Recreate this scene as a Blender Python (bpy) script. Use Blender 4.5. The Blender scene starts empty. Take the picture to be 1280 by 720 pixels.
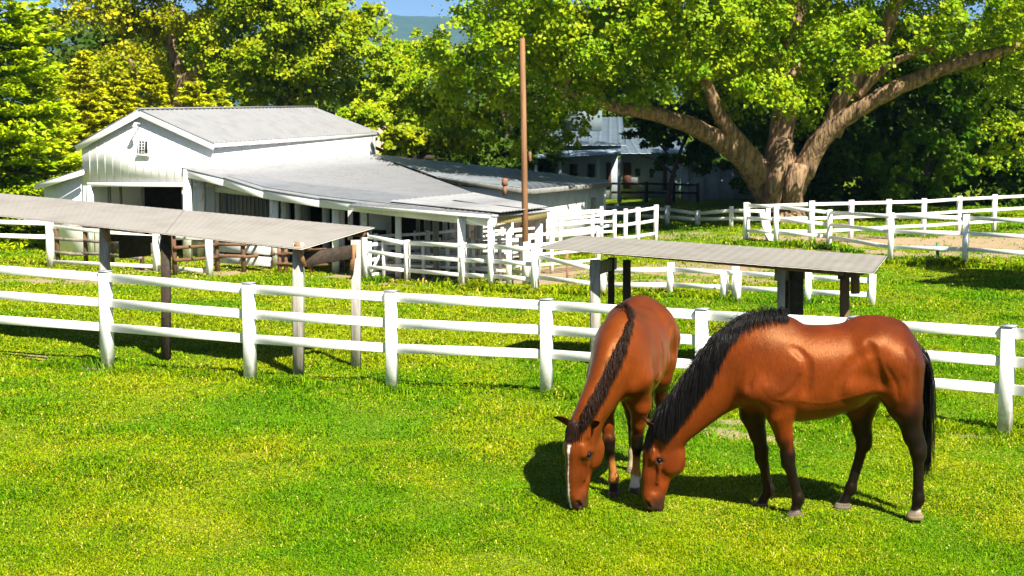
import bpy, math, random
import numpy as np
from mathutils import Vector
random.seed(7)
RNG = np.random.default_rng(11)
SC = bpy.context.scene
COL = SC.collection

# ---------------------------------------------------------------- camera model
CAMZ, FPX, PITCH = 2.98, 1778.0, math.atan(190.0 / 1778.0)
_cp, _sp = math.cos(PITCH), math.sin(PITCH)


def ray(px, py):
    u = (px - 640.0) / FPX
    v = (360.0 - py) / FPX
    return np.array([u, _cp + v * _sp, -_sp + v * _cp])


def P(px, py, d):
    """the point seen at photo pixel (px, py) at the depth y = d metres"""
    r = ray(px, py)
    t = d / r[1]
    return np.array([r[0] * t, d, CAMZ + r[2] * t])


def sstep(t):
    t = np.clip(t, 0.0, 1.0)
    return t * t * (3 - 2 * t)


def terr(x, y):
    x = np.asarray(x, dtype=float)
    y = np.asarray(y, dtype=float)
    a = -0.012 * np.clip(x, -12, 12) * np.exp(-((y - 16) / 9.0) ** 2)
    dip = -0.48 * sstep((y - 22) / 14.0) * sstep((8 - x) / 8.0)
    rise = 1.6 * sstep((y - 75) / 90.0)
    n = 0.018 * (np.sin(x * 1.3 + 0.7 * np.sin(y * .9)) + np.sin(y * 1.7 + 1.1 * np.sin(x * .63)))
    n = n + 0.012 * np.sin(x * 3.1 + y * 2.3) * np.sin(y * 2.9 - x * 1.7)
    return a + dip + rise + n


def G(px, py):
    """where the ray through the pixel meets the ground"""
    d = 20.0
    for _ in range(60):
        r = ray(px, py)
        z = float(terr(r[0] * d / r[1], d))
        dn = (CAMZ - z) / max(1e-6, -r[2]) * r[1]
        d = 0.5 * d + 0.5 * min(dn, 400)
    p = P(px, py, d)
    p[2] = float(terr(p[0], p[1]))
    return p


# ---------------------------------------------------------------- objects
def tag(o, label=None, cat=None, group=None, kind=None):
    if label: o["label"] = label
    if cat: o["category"] = cat
    if group: o["group"] = group
    if kind: o["kind"] = kind
    return o


def thing(name, label, cat, loc=(0, 0, 0), group=None, rotz=0.0):
    o = bpy.data.objects.new(name, None)
    COL.objects.link(o)
    o.empty_display_size = 0.2
    o.location = [float(v) for v in loc]
    o.rotation_euler = (0, 0, rotz)
    return tag(o, label, cat, group)


def worldloc(o):
    v = np.zeros(3)
    while o is not None:
        v = v + np.array(o.location[:])
        o = o.parent
    return v


def np_mesh(name, V, faces, mat=None, parent=None, cols=None, smooth=False, loc=None, local=False, uv=None):
    """faces: list of integer arrays, each (n, k)."""
    V = np.asarray(V, dtype=np.float64).reshape(-1, 3)
    base = worldloc(parent) if parent is not None else np.zeros(3)
    if loc is not None:
        base = base + np.asarray(loc, float)
    if local:
        base = np.zeros(3)
    me = bpy.data.meshes.new(name)
    V = (V - base).astype(np.float32)
    me.vertices.add(len(V))
    me.vertices.foreach_set("co", V.ravel())
    idx = np.concatenate([np.asarray(f, np.int32).ravel() for f in faces])
    tot = np.concatenate([np.full(len(f), np.asarray(f).shape[1], np.int32) for f in faces])
    start = np.concatenate([[0], np.cumsum(tot)[:-1]]).astype(np.int32)
    me.loops.add(len(idx))
    me.loops.foreach_set("vertex_index", idx)
    me.polygons.add(len(tot))
    me.polygons.foreach_set("loop_start", start)
    me.polygons.foreach_set("loop_total", tot)
    if smooth:
        me.polygons.foreach_set("use_smooth", np.ones(len(tot), bool))
    if cols is not None:
        at = me.attributes.new("Col", 'FLOAT_COLOR', 'POINT')
        c = np.ones((len(V), 4), np.float32)
        c[:, :3] = cols
        at.data.foreach_set("color", c.ravel())
    if uv is not None:
        ul = me.uv_layers.new(name="UVMap")
        ul.data.foreach_set("uv", np.asarray(uv, np.float32)[idx].ravel())
    me.update(calc_edges=True)
    me.validate(clean_customdata=False)
    if mat is not None:
        me.materials.append(mat)
    o = bpy.data.objects.new(name, me)
    COL.objects.link(o)
    if parent is not None:
        o.parent = parent
    if loc is not None:
        o.location = [float(v) for v in loc]
    return o


def nrm(v):
    v = np.asarray(v, float)
    return v / max(1e-9, np.linalg.norm(v))


class MB:
    """collects boxes, bars, tubes and polygons in world coordinates; build() links them as one mesh object"""

    def __init__(self):
        self.v, self.f4, self.f3, self.n = [], [], [], 0

    def add(self, V, quads=(), tris=()):
        V = np.asarray(V, float).reshape(-1, 3)
        self.v.append(V)
        if len(quads): self.f4.append(np.asarray(quads, int) + self.n)
        if len(tris): self.f3.append(np.asarray(tris, int) + self.n)
        self.n += len(V)
        return self

    def bar(self, a, b, w, h, up=(0, 0, 1), bev=0.0):
        """box from a to b; w across, h along up"""
        a = np.asarray(a, float); b = np.asarray(b, float)
        d = nrm(b - a)
        up = np.asarray(up, float)
        if abs(np.dot(d, up)) > .95: up = np.array([0, 1.0, 0])
        s = nrm(np.cross(d, up)); u = np.cross(s, d)
        if bev <= 0: bev = min(w, h) * .1
        b2 = bev
        ring = [(-w / 2 + b2, -h / 2), (w / 2 - b2, -h / 2), (w / 2, -h / 2 + b2), (w / 2, h / 2 - b2), (w / 2 - b2, h / 2),
                (-w / 2 + b2, h / 2), (-w / 2, h / 2 - b2), (-w / 2, -h / 2 + b2)]
        V = [a + s * x + u * y for x, y in ring] + [b + s * x + u * y for x, y in ring]
        q = [(i, (i + 1) % 8, 8 + (i + 1) % 8, 8 + i) for i in range(8)]
        q += [(0, 7, 6, 1), (1, 6, 5, 2), (2, 5, 4, 3)]
        q += [(8, 9, 14, 15), (9, 10, 13, 14), (10, 11, 12, 13)]
        return self.add(V, q)

    def box(self, c, sx, sy, sz, rot=0.0):
        """box on its base centre c"""
        c = np.asarray(c, float)
        d = np.array([math.cos(rot), math.sin(rot), 0])
        a = c + np.array([0, 0, sz / 2]) - d * sx / 2
        return self.bar(a, a + d * sx, sy, sz)

    def tube(self, pts, radii, n=10, cap=True, jit=0.0):
        pts = np.asarray(pts, float)
        m = len(pts)
        if np.isscalar(radii): radii = [radii] * m
        T = np.gradient(pts, axis=0)
        ref = np.array([0, 1.0, 0.2])
        V = []
        for i in range(m):
            t = nrm(T[i])
            s = nrm(np.cross(t, ref)); u = np.cross(s, t)
            for k in range(n):
                a = 2 * math.pi * k / n
                r = radii[i] * (1 + jit * (random.random() - .5))
                V.append(pts[i] + (s * math.cos(a) + u * math.sin(a)) * r)
        q = []
        for i in range(m - 1):
            for k in range(n):
                q.append((i * n + k, i * n + (k + 1) % n, (i + 1) * n + (k + 1) % n, (i + 1) * n + k))
        tr = []
        if cap:
            V.append(pts[0]); V.append(pts[-1])
            for k in range(n):
                tr.append((m * n, (k + 1) % n, k))
                tr.append((m * n + 1, (m - 1) * n + k, (m - 1) * n + (k + 1) % n))
        return self.add(V, q, tr)

    def prism(self, poly, off):
        """polygon (list of 3d points, convex fan) thickened by the vector off"""
        p = np.asarray(poly, float); o = np.asarray(off, float)
        n = len(p)
        V = np.concatenate([p, p + o])
        tr = [(0, i, i + 1) for i in range(1, n - 1)] + [(n, n + i + 1, n + i) for i in range(1, n - 1)]
        q = [(i, n + i, n + (i + 1) % n, (i + 1) % n) for i in range(n)]
        return self.add(V, q, tr)

    def build(self, name, mat, parent=None, smooth=False, loc=None):
        V = np.concatenate(self.v)
        f = []
        if self.f4: f.append(np.concatenate(self.f4))
        if self.f3: f.append(np.concatenate(self.f3))
        o = np_mesh(name, V, f, mat, parent, smooth=smooth, loc=loc)
        return o


# ---------------------------------------------------------------- materials
def mat(name, base, rough=.6, spec=.3, var=None, vscale=3.0, vdetail=6.0, vlo=.4, vhi=.65, bump=0.0, bscale=30.0, attr=None,
        tint=None, bdist=.02, foot=None, trans=0.0, stretch=None, coat=0.0, sheen=0.0, metal=0.0):
    m = bpy.data.materials.new(name)
    m.use_nodes = True
    nt = m.node_tree
    nd, lk = nt.nodes, nt.links
    bs = nd["Principled BSDF"]
    bs.inputs["Roughness"].default_value = rough
    bs.inputs["Specular IOR Level"].default_value = spec
    bs.inputs["Metallic"].default_value = metal
    if tint: bs.inputs['Specular Tint'].default_value = (*tint, 1)
    if coat: bs.inputs["Coat Weight"].default_value = coat; bs.inputs["Coat Roughness"].default_value = .3
    if sheen: bs.inputs["Sheen Weight"].default_value = sheen
    bs.inputs["Base Color"].default_value = (*base, 1)
    out = None
    tc = nd.new("ShaderNodeTexCoord")
    vec = tc.outputs["Object"]
    if stretch:
        mp = nd.new("ShaderNodeMapping"); mp.inputs["Scale"].default_value = stretch
        lk.new(vec, mp.inputs["Vector"]); vec = mp.outputs["Vector"]
    if attr:
        a = nd.new("ShaderNodeAttribute"); a.attribute_name = attr
        out = a.outputs["Color"]
    if var is not None:
        nz = nd.new("ShaderNodeTexNoise"); nz.inputs["Scale"].default_value = vscale; nz.inputs["Detail"].default_value = vdetail
        nz.inputs["Roughness"].default_value = .65
        lk.new(vec, nz.inputs["Vector"])
        rp = nd.new("ShaderNodeMapRange"); rp.inputs["From Min"].default_value = vlo; rp.inputs["From Max"].default_value = vhi
        lk.new(nz.outputs["Fac"], rp.inputs["Value"])
        mx = nd.new("ShaderNodeMix"); mx.data_type = 'RGBA'
        mx.inputs["A"].default_value = (*base, 1); mx.inputs["B"].default_value = (*var, 1)
        if attr:
            mx.blend_type = 'MULTIPLY'
            lk.new(out, mx.inputs["A"])
        lk.new(rp.outputs["Result"], mx.inputs["Factor"])
        out = mx.outputs["Result"]
    if foot:
        # mud splash and algae low on posts and boards
        sx = nd.new("ShaderNodeSeparateXYZ"); lk.new(tc.outputs["Object"], sx.inputs[0])
        fz = nd.new("ShaderNodeTexNoise"); fz.inputs["Scale"].default_value = 14; fz.inputs["Detail"].default_value = 6
        lk.new(tc.outputs["Object"], fz.inputs["Vector"])
        h1_ = nd.new("ShaderNodeMapRange"); h1_.inputs["From Min"].default_value = .45; h1_.inputs["From Max"].default_value = 0.0
        lk.new(sx.outputs["Z"], h1_.inputs["Value"])
        ml = nd.new("ShaderNodeMath"); ml.operation = 'MULTIPLY'; lk.new(h1_.outputs[0], ml.inputs[0]); lk.new(fz.outputs["Fac"], ml.inputs[1])
        h2_ = nd.new("ShaderNodeMapRange"); h2_.inputs["From Min"].default_value = .22; h2_.inputs["From Max"].default_value = .5; h2_.inputs["To Max"].default_value = .8
        lk.new(ml.outputs[0], h2_.inputs["Value"])
        mf = nd.new("ShaderNodeMix"); mf.data_type = 'RGBA'; mf.inputs["B"].default_value = (*foot, 1)
        lk.new(out, mf.inputs["A"]); lk.new(h2_.outputs[0], mf.inputs["Factor"]); out = mf.outputs["Result"]
    if out is not None:
        lk.new(out, bs.inputs["Base Color"])
    if bump:
        nb = nd.new("ShaderNodeTexNoise"); nb.inputs["Scale"].default_value = bscale; nb.inputs["Detail"].default_value = 5
        lk.new(vec, nb.inputs["Vector"])
        bp = nd.new("ShaderNodeBump"); bp.inputs["Strength"].default_value = bump; bp.inputs["Distance"].default_value = bdist
        lk.new(nb.outputs["Fac"], bp.inputs["Height"]); lk.new(bp.outputs["Normal"], bs.inputs["Normal"])
    if trans:
        tl = nd.new("ShaderNodeBsdfTranslucent")
        if out is not None: lk.new(out, tl.inputs["Color"])
        else: tl.inputs["Color"].default_value = (*base, 1)
        ms = nd.new("ShaderNodeMixShader"); ms.inputs[0].default_value = trans
        lk.new(bs.outputs[0], ms.inputs[1]); lk.new(tl.outputs[0], ms.inputs[2])
        lk.new(ms.outputs[0], nd["Material Output"].inputs["Surface"])
    return m


M = {}
M["vinyl"] = mat("white_fence_paint", (.80, .80, .79), .45, .4, var=(.70, .70, .68), vscale=9, vlo=.5, vhi=.75, bump=.05, foot=(.40, .37, .26))
M["oldwhite"] = mat("old_white_paint", (.76, .75, .72), .6, .3, var=(.42, .37, .30), vscale=11, vlo=.56, vhi=.74, bump=.2, stretch=(1, 1, .35), foot=(.36, .32, .24))
M["capgrey"] = mat("grey_post_cap", (.30, .32, .36), .5)
M["greywood"] = mat("weathered_grey_wood", (.24, .21, .18), .8, .2, var=(.11, .09, .075), vscale=14, bump=.5, bscale=40, stretch=(1, 1, .15))
M["palewood"] = mat("pale_weathered_wood", (.40, .37, .34), .8, .2, var=(.19, .17, .15), vscale=16, bump=.4, bscale=40, stretch=(1, 1, .12))
M["brownwood"] = mat("brown_timber", (.15, .085, .045), .8, .2, var=(.10, .055, .03), vscale=12, bump=.5, bscale=40, stretch=(1, 1, .15))
M["orangewood"] = mat("fresh_cut_timber", (.27, .14, .06), .8, .2, var=(.2, .1, .05), vscale=14, bump=.4)
M["darkwood"] = mat("dark_and_shaded_timber", (.055, .04, .03), .8, .2, var=(.03, .022, .018), vscale=12, bump=.4)
M["pole"] = mat("orange_brown_pole_timber", (.27, .14, .07), .75, .2, var=(.14, .07, .038), vscale=9, bump=.4, stretch=(1, 1, .08))
M["rust"] = mat("rusty_steel", (.16, .07, .04), .8, .3, var=(.28, .16, .1), vscale=20)
M["dirt"] = mat("bare_dirt", (.3, .2, .12), .9)


# ---------------------------------------------------------------- camera, light, world
cam = bpy.data.cameras.new("camera")
camo = bpy.data.objects.new("camera", cam)
COL.objects.link(camo)
camo.location = (0, 0, CAMZ)
camo.rotation_euler = (math.pi / 2 - PITCH, 0, 0)
cam.sensor_width = 36.0
cam.lens = 36.0 * FPX / 1280.0
cam.clip_end = 9000
cam.dof.use_dof = True
cam.dof.focus_distance = 11.6
cam.dof.aperture_fstop = 9.0
SC.camera = camo

SUND = nrm((0.53, -0.83, 1.20))
sl = bpy.data.lights.new("sun", 'SUN')
sl.energy = 5.0
sl.angle = math.radians(.53)
sl.color = (1.0, .93, .80)
so = bpy.data.objects.new("sun", sl)
COL.objects.link(so)
so.location = (20, -20, 40)
so.rotation_euler = Vector(SUND).to_track_quat('Z', 'Y').to_euler()

w = bpy.data.worlds.new("World")
SC.world = w
w.use_nodes = True
wn = w.node_tree
sky = wn.nodes.new("ShaderNodeTexSky")
sky.sky_type = 'NISHITA'
sky.sun_disc = False
sky.sun_elevation = math.asin(SUND[2])
sky.sun_rotation = math.atan2(SUND[0], SUND[1])
sky.ozone_density = 1.5
sky.air_density = 0.4
sky.dust_density = 0.4
wn.links.new(sky.outputs[0], wn.nodes["Background"].inputs["Color"])
wn.nodes["Background"].inputs["Strength"].default_value = 0.05
vs = SC.view_settings
vs.view_transform = 'Standard'
vs.look = 'None'
vs.exposure = 1.5
vs.gamma = 1.0
SC.cycles.max_bounces = 6
SC.cycles.diffuse_bounces = 2
SC.cycles.glossy_bounces = 2
SC.cycles.transmission_bounces = 3
SC.cycles.volume_bounces = 0
SC.cycles.use_denoising = True
HAZE_D = 0.0001
GRASS_N = 1150000
# ================================================================ horses
class Field:
    """signed distance field on a grid with smooth unions, turned into one continuous skin"""

    def __init__(self, lo, hi, h):
        self.lo = np.array(lo, float); self.h = h
        self.n = (np.ceil((np.array(hi) - self.lo) / h)).astype(int) + 1
        self.F = np.full(self.n, 1.0, np.float32)
        self.ax = [self.lo[i] + h * np.arange(self.n[i]) for i in range(3)]

    def sub(self, mn, mx):
        a = np.clip(np.floor((mn - self.lo) / self.h).astype(int), 0, self.n - 1)
        b = np.clip(np.ceil((mx - self.lo) / self.h).astype(int) + 1, 1, self.n)
        sl = tuple(slice(a[i], b[i]) for i in range(3))
        g = np.meshgrid(*[self.ax[i][a[i]:b[i]] for i in range(3)], indexing='ij')
        return sl, g

    def merge(self, sl, d, k, op='add'):
        f = self.F[sl]
        d = d.astype(np.float32)
        if op == 'add':
            hh = np.maximum(k - np.abs(f - d), 0) / k
            self.F[sl] = np.minimum(f, d) - hh * hh * k * .25
        else:
            d = -d
            hh = np.maximum(k - np.abs(f - d), 0) / k
            self.F[sl] = np.maximum(f, d) + hh * hh * k * .25

    def cone(self, a, b, ra, rb, k=.05, n=None, s=1.0, op='add'):
        a = np.asarray(a, float); b = np.asarray(b, float)
        R = max(ra, rb) + k + .03
        sl, (X, Y, Z) = self.sub(np.minimum(a, b) - R, np.maximum(a, b) + R)
        if X.size == 0: return
        px, py, pz = X - a[0], Y - a[1], Z - a[2]
        ba = b - a
        if n is not None and s != 1.0:
            n = nrm(n)
            dn = (px * n[0] + py * n[1] + pz * n[2])
            dn = dn - 0.0
            kk = (1 / s - 1)
            bn = np.dot(ba, n)
            L2 = max(1e-9, np.dot(ba, ba))
            hh = np.clip((px * ba[0] + py * ba[1] + pz * ba[2]) / L2, 0, 1)
            qx, qy, qz = px - hh * ba[0], py - hh * ba[1], pz - hh * ba[2]
            dn = qx * n[0] + qy * n[1] + qz * n[2]
            qx, qy, qz = qx + n[0] * dn * kk, qy + n[1] * dn * kk, qz + n[2] * dn * kk
            r = ra + (rb - ra) * hh
            L = np.sqrt(qx * qx + qy * qy + qz * qz)
            d = (L - r)
            g = np.sqrt((qx * qx + qy * qy + qz * qz - (dn / s) ** 2) + (dn / s) ** 2 / (s * s)) / np.maximum(L, 1e-6)
            d = d / np.maximum(g, .5)
        else:
            L2 = max(1e-9, np.dot(ba, ba))
            hh = np.clip((px * ba[0] + py * ba[1] + pz * ba[2]) / L2, 0, 1)
            d = np.sqrt((px - hh * ba[0]) ** 2 + (py - hh * ba[1]) ** 2 + (pz - hh * ba[2]) ** 2) - (ra + (rb - ra) * hh)
        self.merge(sl, d, k, op)

    def path(self, pts, rad, k=.05, n=None, s=1.0):
        for i in range(len(pts) - 1):
            self.cone(pts[i], pts[i + 1], rad[i], rad[i + 1], k if i == 0 else min(k, .03), n, s)

    def trunk(self, sec, k=.05):
        S = np.array(sec, float)  # x, zc, hh, hw, taper
        o = np.argsort(S[:, 0]); S = S[o]
        xs = np.linspace(S[0, 0], S[-1, 0], 160)
        # smooth (Catmull-Rom like) resample of the sections
        tab = []
        for c in range(1, 5):
            y = np.interp(xs, S[:, 0], S[:, c])
            ker = np.hanning(25); ker /= ker.sum()
            yp = np.concatenate([np.full(12, y[0]), y, np.full(12, y[-1])])
            tab.append(np.convolve(yp, ker, 'valid') if c < 5 else y)
        sl, (X, Y, Z) = self.sub(np.array([S[0, 0] - .15, -.5, .6]), np.array([S[-1, 0] + .15, .5, 1.75]))
        zc, hh, hw, tp = [np.interp(X[:, 0, 0], xs, t)[:, None, None] for t in tab]
        u = (Z - zc) / hh
        we = hw * (1 - tp * np.clip(u, 0, 1.2) ** 2) * (1 - .10 * np.clip(-u, 0, 1.2) ** 2)
        v = Y / we
        q = (np.abs(u) ** 2.25 + np.abs(v) ** 2.25) ** (1 / 2.25)
        d = (q - 1) * np.minimum(hh, hw) * .95
        dx = np.maximum(np.maximum(S[0, 0] - X, X - S[-1, 0]), 0)
        d = np.where(dx > 0, np.sqrt(np.maximum(d, 0) ** 2 + dx * dx), d)
        self.merge(sl, d, k)

    def sample(self, p):
        p = np.asarray(p, float)
        q = (p - self.lo) / self.h
        q = np.clip(q, 0, self.n - 1.001)
        i = np.floor(q).astype(int); t = q - i
        F = self.F
        r = 0
        for dx in (0, 1):
            for dy in (0, 1):
                for dz in (0, 1):
                    wgt = (t[..., 0] if dx else 1 - t[..., 0]) * (t[..., 1] if dy else 1 - t[..., 1]) * (t[..., 2] if dz else 1 - t[..., 2])
                    r = r + wgt * F[i[..., 0] + dx, i[..., 1] + dy, i[..., 2] + dz]
        return r

    def grad(self, p):
        e = self.h
        g = np.stack([self.sample(p + np.eye(3)[i] * e) - self.sample(p - np.eye(3)[i] * e) for i in range(3)], -1)
        return g / np.maximum(1e-6, np.linalg.norm(g, axis=-1, keepdims=True))

    def line(self, pts, s, r, depth, k=.025, up=True):
        """a shallow ridge (depth > 0) or groove (depth < 0) drawn over the skin"""
        pts = bez([(p[0], p[2] if len(p) > 2 else .3, p[1]) for p in pts], 9)
        pts[:, 1] *= s
        for _ in range(14):
            pts = pts - self.grad(pts) * np.clip(self.sample(pts), -.06, .06)[:, None]
        g = self.grad(pts)
        taper = np.sin(np.linspace(.12, .88, 9) * math.pi)
        for i in range(8):
            if depth > 0:
                dd = depth - k * .25
                q = [pts[j] - g[j] * (r - dd * taper[j]) for j in (i, i + 1)]
                self.cone(q[0], q[1], r, r, k)
            else:
                q = [pts[j] + g[j] * (r + depth * taper[j]) for j in (i, i + 1)]
                self.cone(q[0], q[1], r, r, k, op='cut')

    def skin(self, relax=2):
        F = self.F
        N = np.array(F.shape)
        neg = F < 0
        c = np.zeros(N - 1, np.int8)
        for dx in (0, 1):
            for dy in (0, 1):
                for dz in (0, 1):
                    c += neg[dx:N[0] - 1 + dx, dy:N[1] - 1 + dy, dz:N[2] - 1 + dz]
        act = np.argwhere((c > 0) & (c < 8))
        vid = np.full(N - 1, -1, np.int64)
        vid[act[:, 0], act[:, 1], act[:, 2]] = np.arange(len(act))
        acc = np.zeros((len(act), 3)); cnt = np.zeros(len(act))
        cor = [(a, b, d) for a in (0, 1) for b in (0, 1) for d in (0, 1)]
        for p in cor:
            for ax in range(3):
                if p[ax]: continue
                q = list(p); q[ax] = 1
                f0 = F[act[:, 0] + p[0], act[:, 1] + p[1], act[:, 2] + p[2]]
                f1 = F[act[:, 0] + q[0], act[:, 1] + q[1], act[:, 2] + q[2]]
                m = (f0 < 0) != (f1 < 0)
                t = np.where(m, f0 / np.where(m, f0 - f1, 1), 0)
                pos = np.repeat(np.array(p, float)[None], len(act), 0)
                pos[:, ax] = t
                acc[m] += pos[m]; cnt[m] += 1
        V = self.lo + self.h * (act + acc / cnt[:, None])
        quads = []
        for ax in range(3):
            b, d = (ax + 1) % 3, (ax + 2) % 3
            s0 = [slice(1, N[i] - 1) for i in range(3)]; s1 = list(s0)
            s0[ax] = slice(0, N[ax] - 1); s1[ax] = slice(1, N[ax])
            n0 = neg[tuple(s0)]; n1 = neg[tuple(s1)]
            ed = np.argwhere(n0 != n1)
            fl = n0[ed[:, 0], ed[:, 1], ed[:, 2]]
            off = np.ones(3, int); off[ax] = 0
            ed = ed + off
            eb = np.eye(3, dtype=int)[b]; edd = np.eye(3, dtype=int)[d]
            g = lambda e: vid[e[:, 0], e[:, 1], e[:, 2]]
            q = np.stack([g(ed - eb - edd), g(ed - edd), g(ed), g(ed - eb)], 1)
            q[~fl] = q[~fl][:, ::-1]
            quads.append(q)
        Q = np.concatenate(quads)
        Q = Q[(Q >= 0).all(1)]
        E = np.concatenate([Q[:, [0, 1]], Q[:, [1, 2]], Q[:, [2, 3]], Q[:, [3, 0]]])
        for _ in range(relax):
            s = np.zeros_like(V); n = np.zeros(len(V))
            for k in range(3):
                s[:, k] = np.bincount(E[:, 0], V[E[:, 1], k], len(V)) + np.bincount(E[:, 1], V[E[:, 0], k], len(V))
            n = np.bincount(E[:, 0], minlength=len(V)) + np.bincount(E[:, 1], minlength=len(V))
            V = .5 * V + .5 * s / np.maximum(n, 1)[:, None]
        return V, Q


def strands(fld, roots, dirs, lens, wid, nseg=7, grav=.5, clear=.012, wob=.02, taper=.8, rng=None, gdir=(0, 0, -1)):
    """hair: one triangular tapered strip per root that falls over the skin; returns V, Q"""
    rng = rng or RNG
    n = len(roots)
    p = np.array(roots, float); d = np.array(dirs, float)
    gdir = np.asarray(gdir, float)
    pts = [p.copy()]
    step = (np.asarray(lens) / nseg)[:, None]
    ph = rng.normal(0, 1, (n, 3)) * wob
    for i in range(nseg):
        d = d + gdir * grav / nseg + ph
        d /= np.linalg.norm(d, axis=1, keepdims=True)
        p = p + d * step
        if fld is not None:
            for _ in range(2):
                s = fld.sample(p); g = fld.grad(p)
                push = np.clip(clear - s, 0, .1)
                p = p + g * push[:, None]
        d = p - pts[-1]; d /= np.maximum(1e-6, np.linalg.norm(d, axis=1, keepdims=True))
        pts.append(p.copy())
    pts = np.stack(pts, 1)  # n, m, 3
    m = nseg + 1
    T = np.gradient(pts, axis=1); T /= np.maximum(1e-6, np.linalg.norm(T, axis=2, keepdims=True))
    rv = rng.normal(0, 1, (n, 1, 3))
    S = np.cross(T, rv); S /= np.maximum(1e-6, np.linalg.norm(S, axis=2, keepdims=True))
    U = np.cross(T, S)
    r = np.asarray(wid)[:, None] * (1 - taper * np.linspace(0, 1, m)[None] ** 1.5)
    V = []
    for k in range(3):
        a = 2 * math.pi * k / 3
        V.append(pts + (S * math.cos(a) + U * math.sin(a)) * r[..., None])
    V = np.stack(V, 2)  # n,m,3,3
    idx = np.arange(n * m * 3).reshape(n, m, 3)
    Q = []
    for k in range(3):
        k2 = (k + 1) % 3
        Q.append(np.stack([idx[:, :-1, k], idx[:, :-1, k2], idx[:, 1:, k2], idx[:, 1:, k]], -1).reshape(-1, 4))
    return V.reshape(-1, 3), np.concatenate(Q)


def bez(pts, n):
    """smooth polyline through points"""
    pts = np.asarray(pts, float)
    t = np.linspace(0, len(pts) - 1, n)
    out = []
    for x in t:
        i = min(int(x), len(pts) - 2); f = x - i
        p0, p1, p2, p3 = pts[max(i - 1, 0)], pts[i], pts[i + 1], pts[min(i + 2, len(pts) - 1)]
        out.append(.5 * ((2 * p1) + (-p0 + p2) * f + (2 * p0 - 5 * p1 + 4 * p2 - p3) * f * f + (-p0 + 3 * p1 - 3 * p2 + p3) * f ** 3))
    return np.array(out)


def coat_mat(name):
    m = bpy.data.materials.new(name); m.use_nodes = True
    nt = m.node_tree; nd = nt.nodes; lk = nt.links
    bs = nd["Principled BSDF"]
    bs.inputs["Specular IOR Level"].default_value = .34
    bs.inputs["Specular Tint"].default_value = (1.0, .55, .25, 1)
    tc = nd.new("ShaderNodeTexCoord")

    def noise(scale, stretch, detail=5, rough=.6):
        mp = nd.new("ShaderNodeMapping"); mp.inputs["Scale"].default_value = stretch
        lk.new(tc.outputs["Object"], mp.inputs["Vector"])
        n = nd.new("ShaderNodeTexNoise"); n.inputs["Scale"].default_value = scale; n.inputs["Detail"].default_value = detail
        n.inputs["Roughness"].default_value = rough
        lk.new(mp.outputs[0], n.inputs["Vector"])
        return n.outputs["Fac"]

    def remap(v, a0, a1, b0, b1):
        r = nd.new("ShaderNodeMapRange")
        for k, x in zip(("From Min", "From Max", "To Min", "To Max"), (a0, a1, b0, b1)): r.inputs[k].default_value = x
        lk.new(v, r.inputs["Value"]); return r.outputs[0]

    big = noise(3.2, (1, 1, 1), 4)
    streak = noise(26, (2.6, 2.6, .55), 6, .7)
    fine = noise(150, (2.2, 2.2, .5), 3, .6)
    at = nd.new("ShaderNodeAttribute"); at.attribute_name = "Col"
    mul = nd.new("ShaderNodeMath"); mul.operation = 'MULTIPLY'
    lk.new(remap(big, .3, .7, .74, 1.18), mul.inputs[0]); lk.new(remap(streak, .3, .7, .80, 1.16), mul.inputs[1])
    m2 = nd.new("ShaderNodeMath"); m2.operation = 'MULTIPLY'
    lk.new(mul.outputs[0], m2.inputs[0]); lk.new(remap(fine, .3, .7, .84, 1.14), m2.inputs[1])
    vm = nd.new("ShaderNodeVectorMath"); vm.operation = 'SCALE'
    lk.new(at.outputs["Color"], vm.inputs[0]); lk.new(m2.outputs[0], vm.inputs["Scale"])
    lk.new(vm.outputs[0], bs.inputs["Base Color"])
    lk.new(remap(streak, .3, .7, .27, .42), bs.inputs["Roughness"])
    b1 = nd.new("ShaderNodeBump"); b1.inputs["Strength"].default_value = .28; b1.inputs["Distance"].default_value = .012
    lk.new(streak, b1.inputs["Height"])
    b2 = nd.new("ShaderNodeBump"); b2.inputs["Strength"].default_value = .30; b2.inputs["Distance"].default_value = .004
    lk.new(fine, b2.inputs["Height"]); lk.new(b1.outputs[0], b2.inputs["Normal"])
    lk.new(b2.outputs[0], bs.inputs["Normal"])
    return m


M["coat"] = coat_mat("glossy_horse_coat")
M["hair"] = mat("black_horse_hair", (.007, .006, .006), .40, .22)
M["hairbrown"] = mat("dark_brown_horse_hair", (.024, .010, .005), .42, .22)
M["eye"] = mat("wet_dark_eye", (.005, .004, .003), .12, .25)

TRUNK = [(-.69, 1.25, .09, .07, 0), (-.63, 1.27, .18, .15, .05), (-.52, 1.28, .26, .235, .15), (-.36, 1.295, .285, .275, .2),
         (-.18, 1.225, .315, .285, .2), (.02, 1.155, .36, .30, .18), (.2, 1.15, .365, .30, .2), (.36, 1.17, .375, .275, .35),
         (.52, 1.19, .38, .235, .5), (.64, 1.15, .30, .20, .3), (.74, 1.07, .17, .13, .1)]


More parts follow.
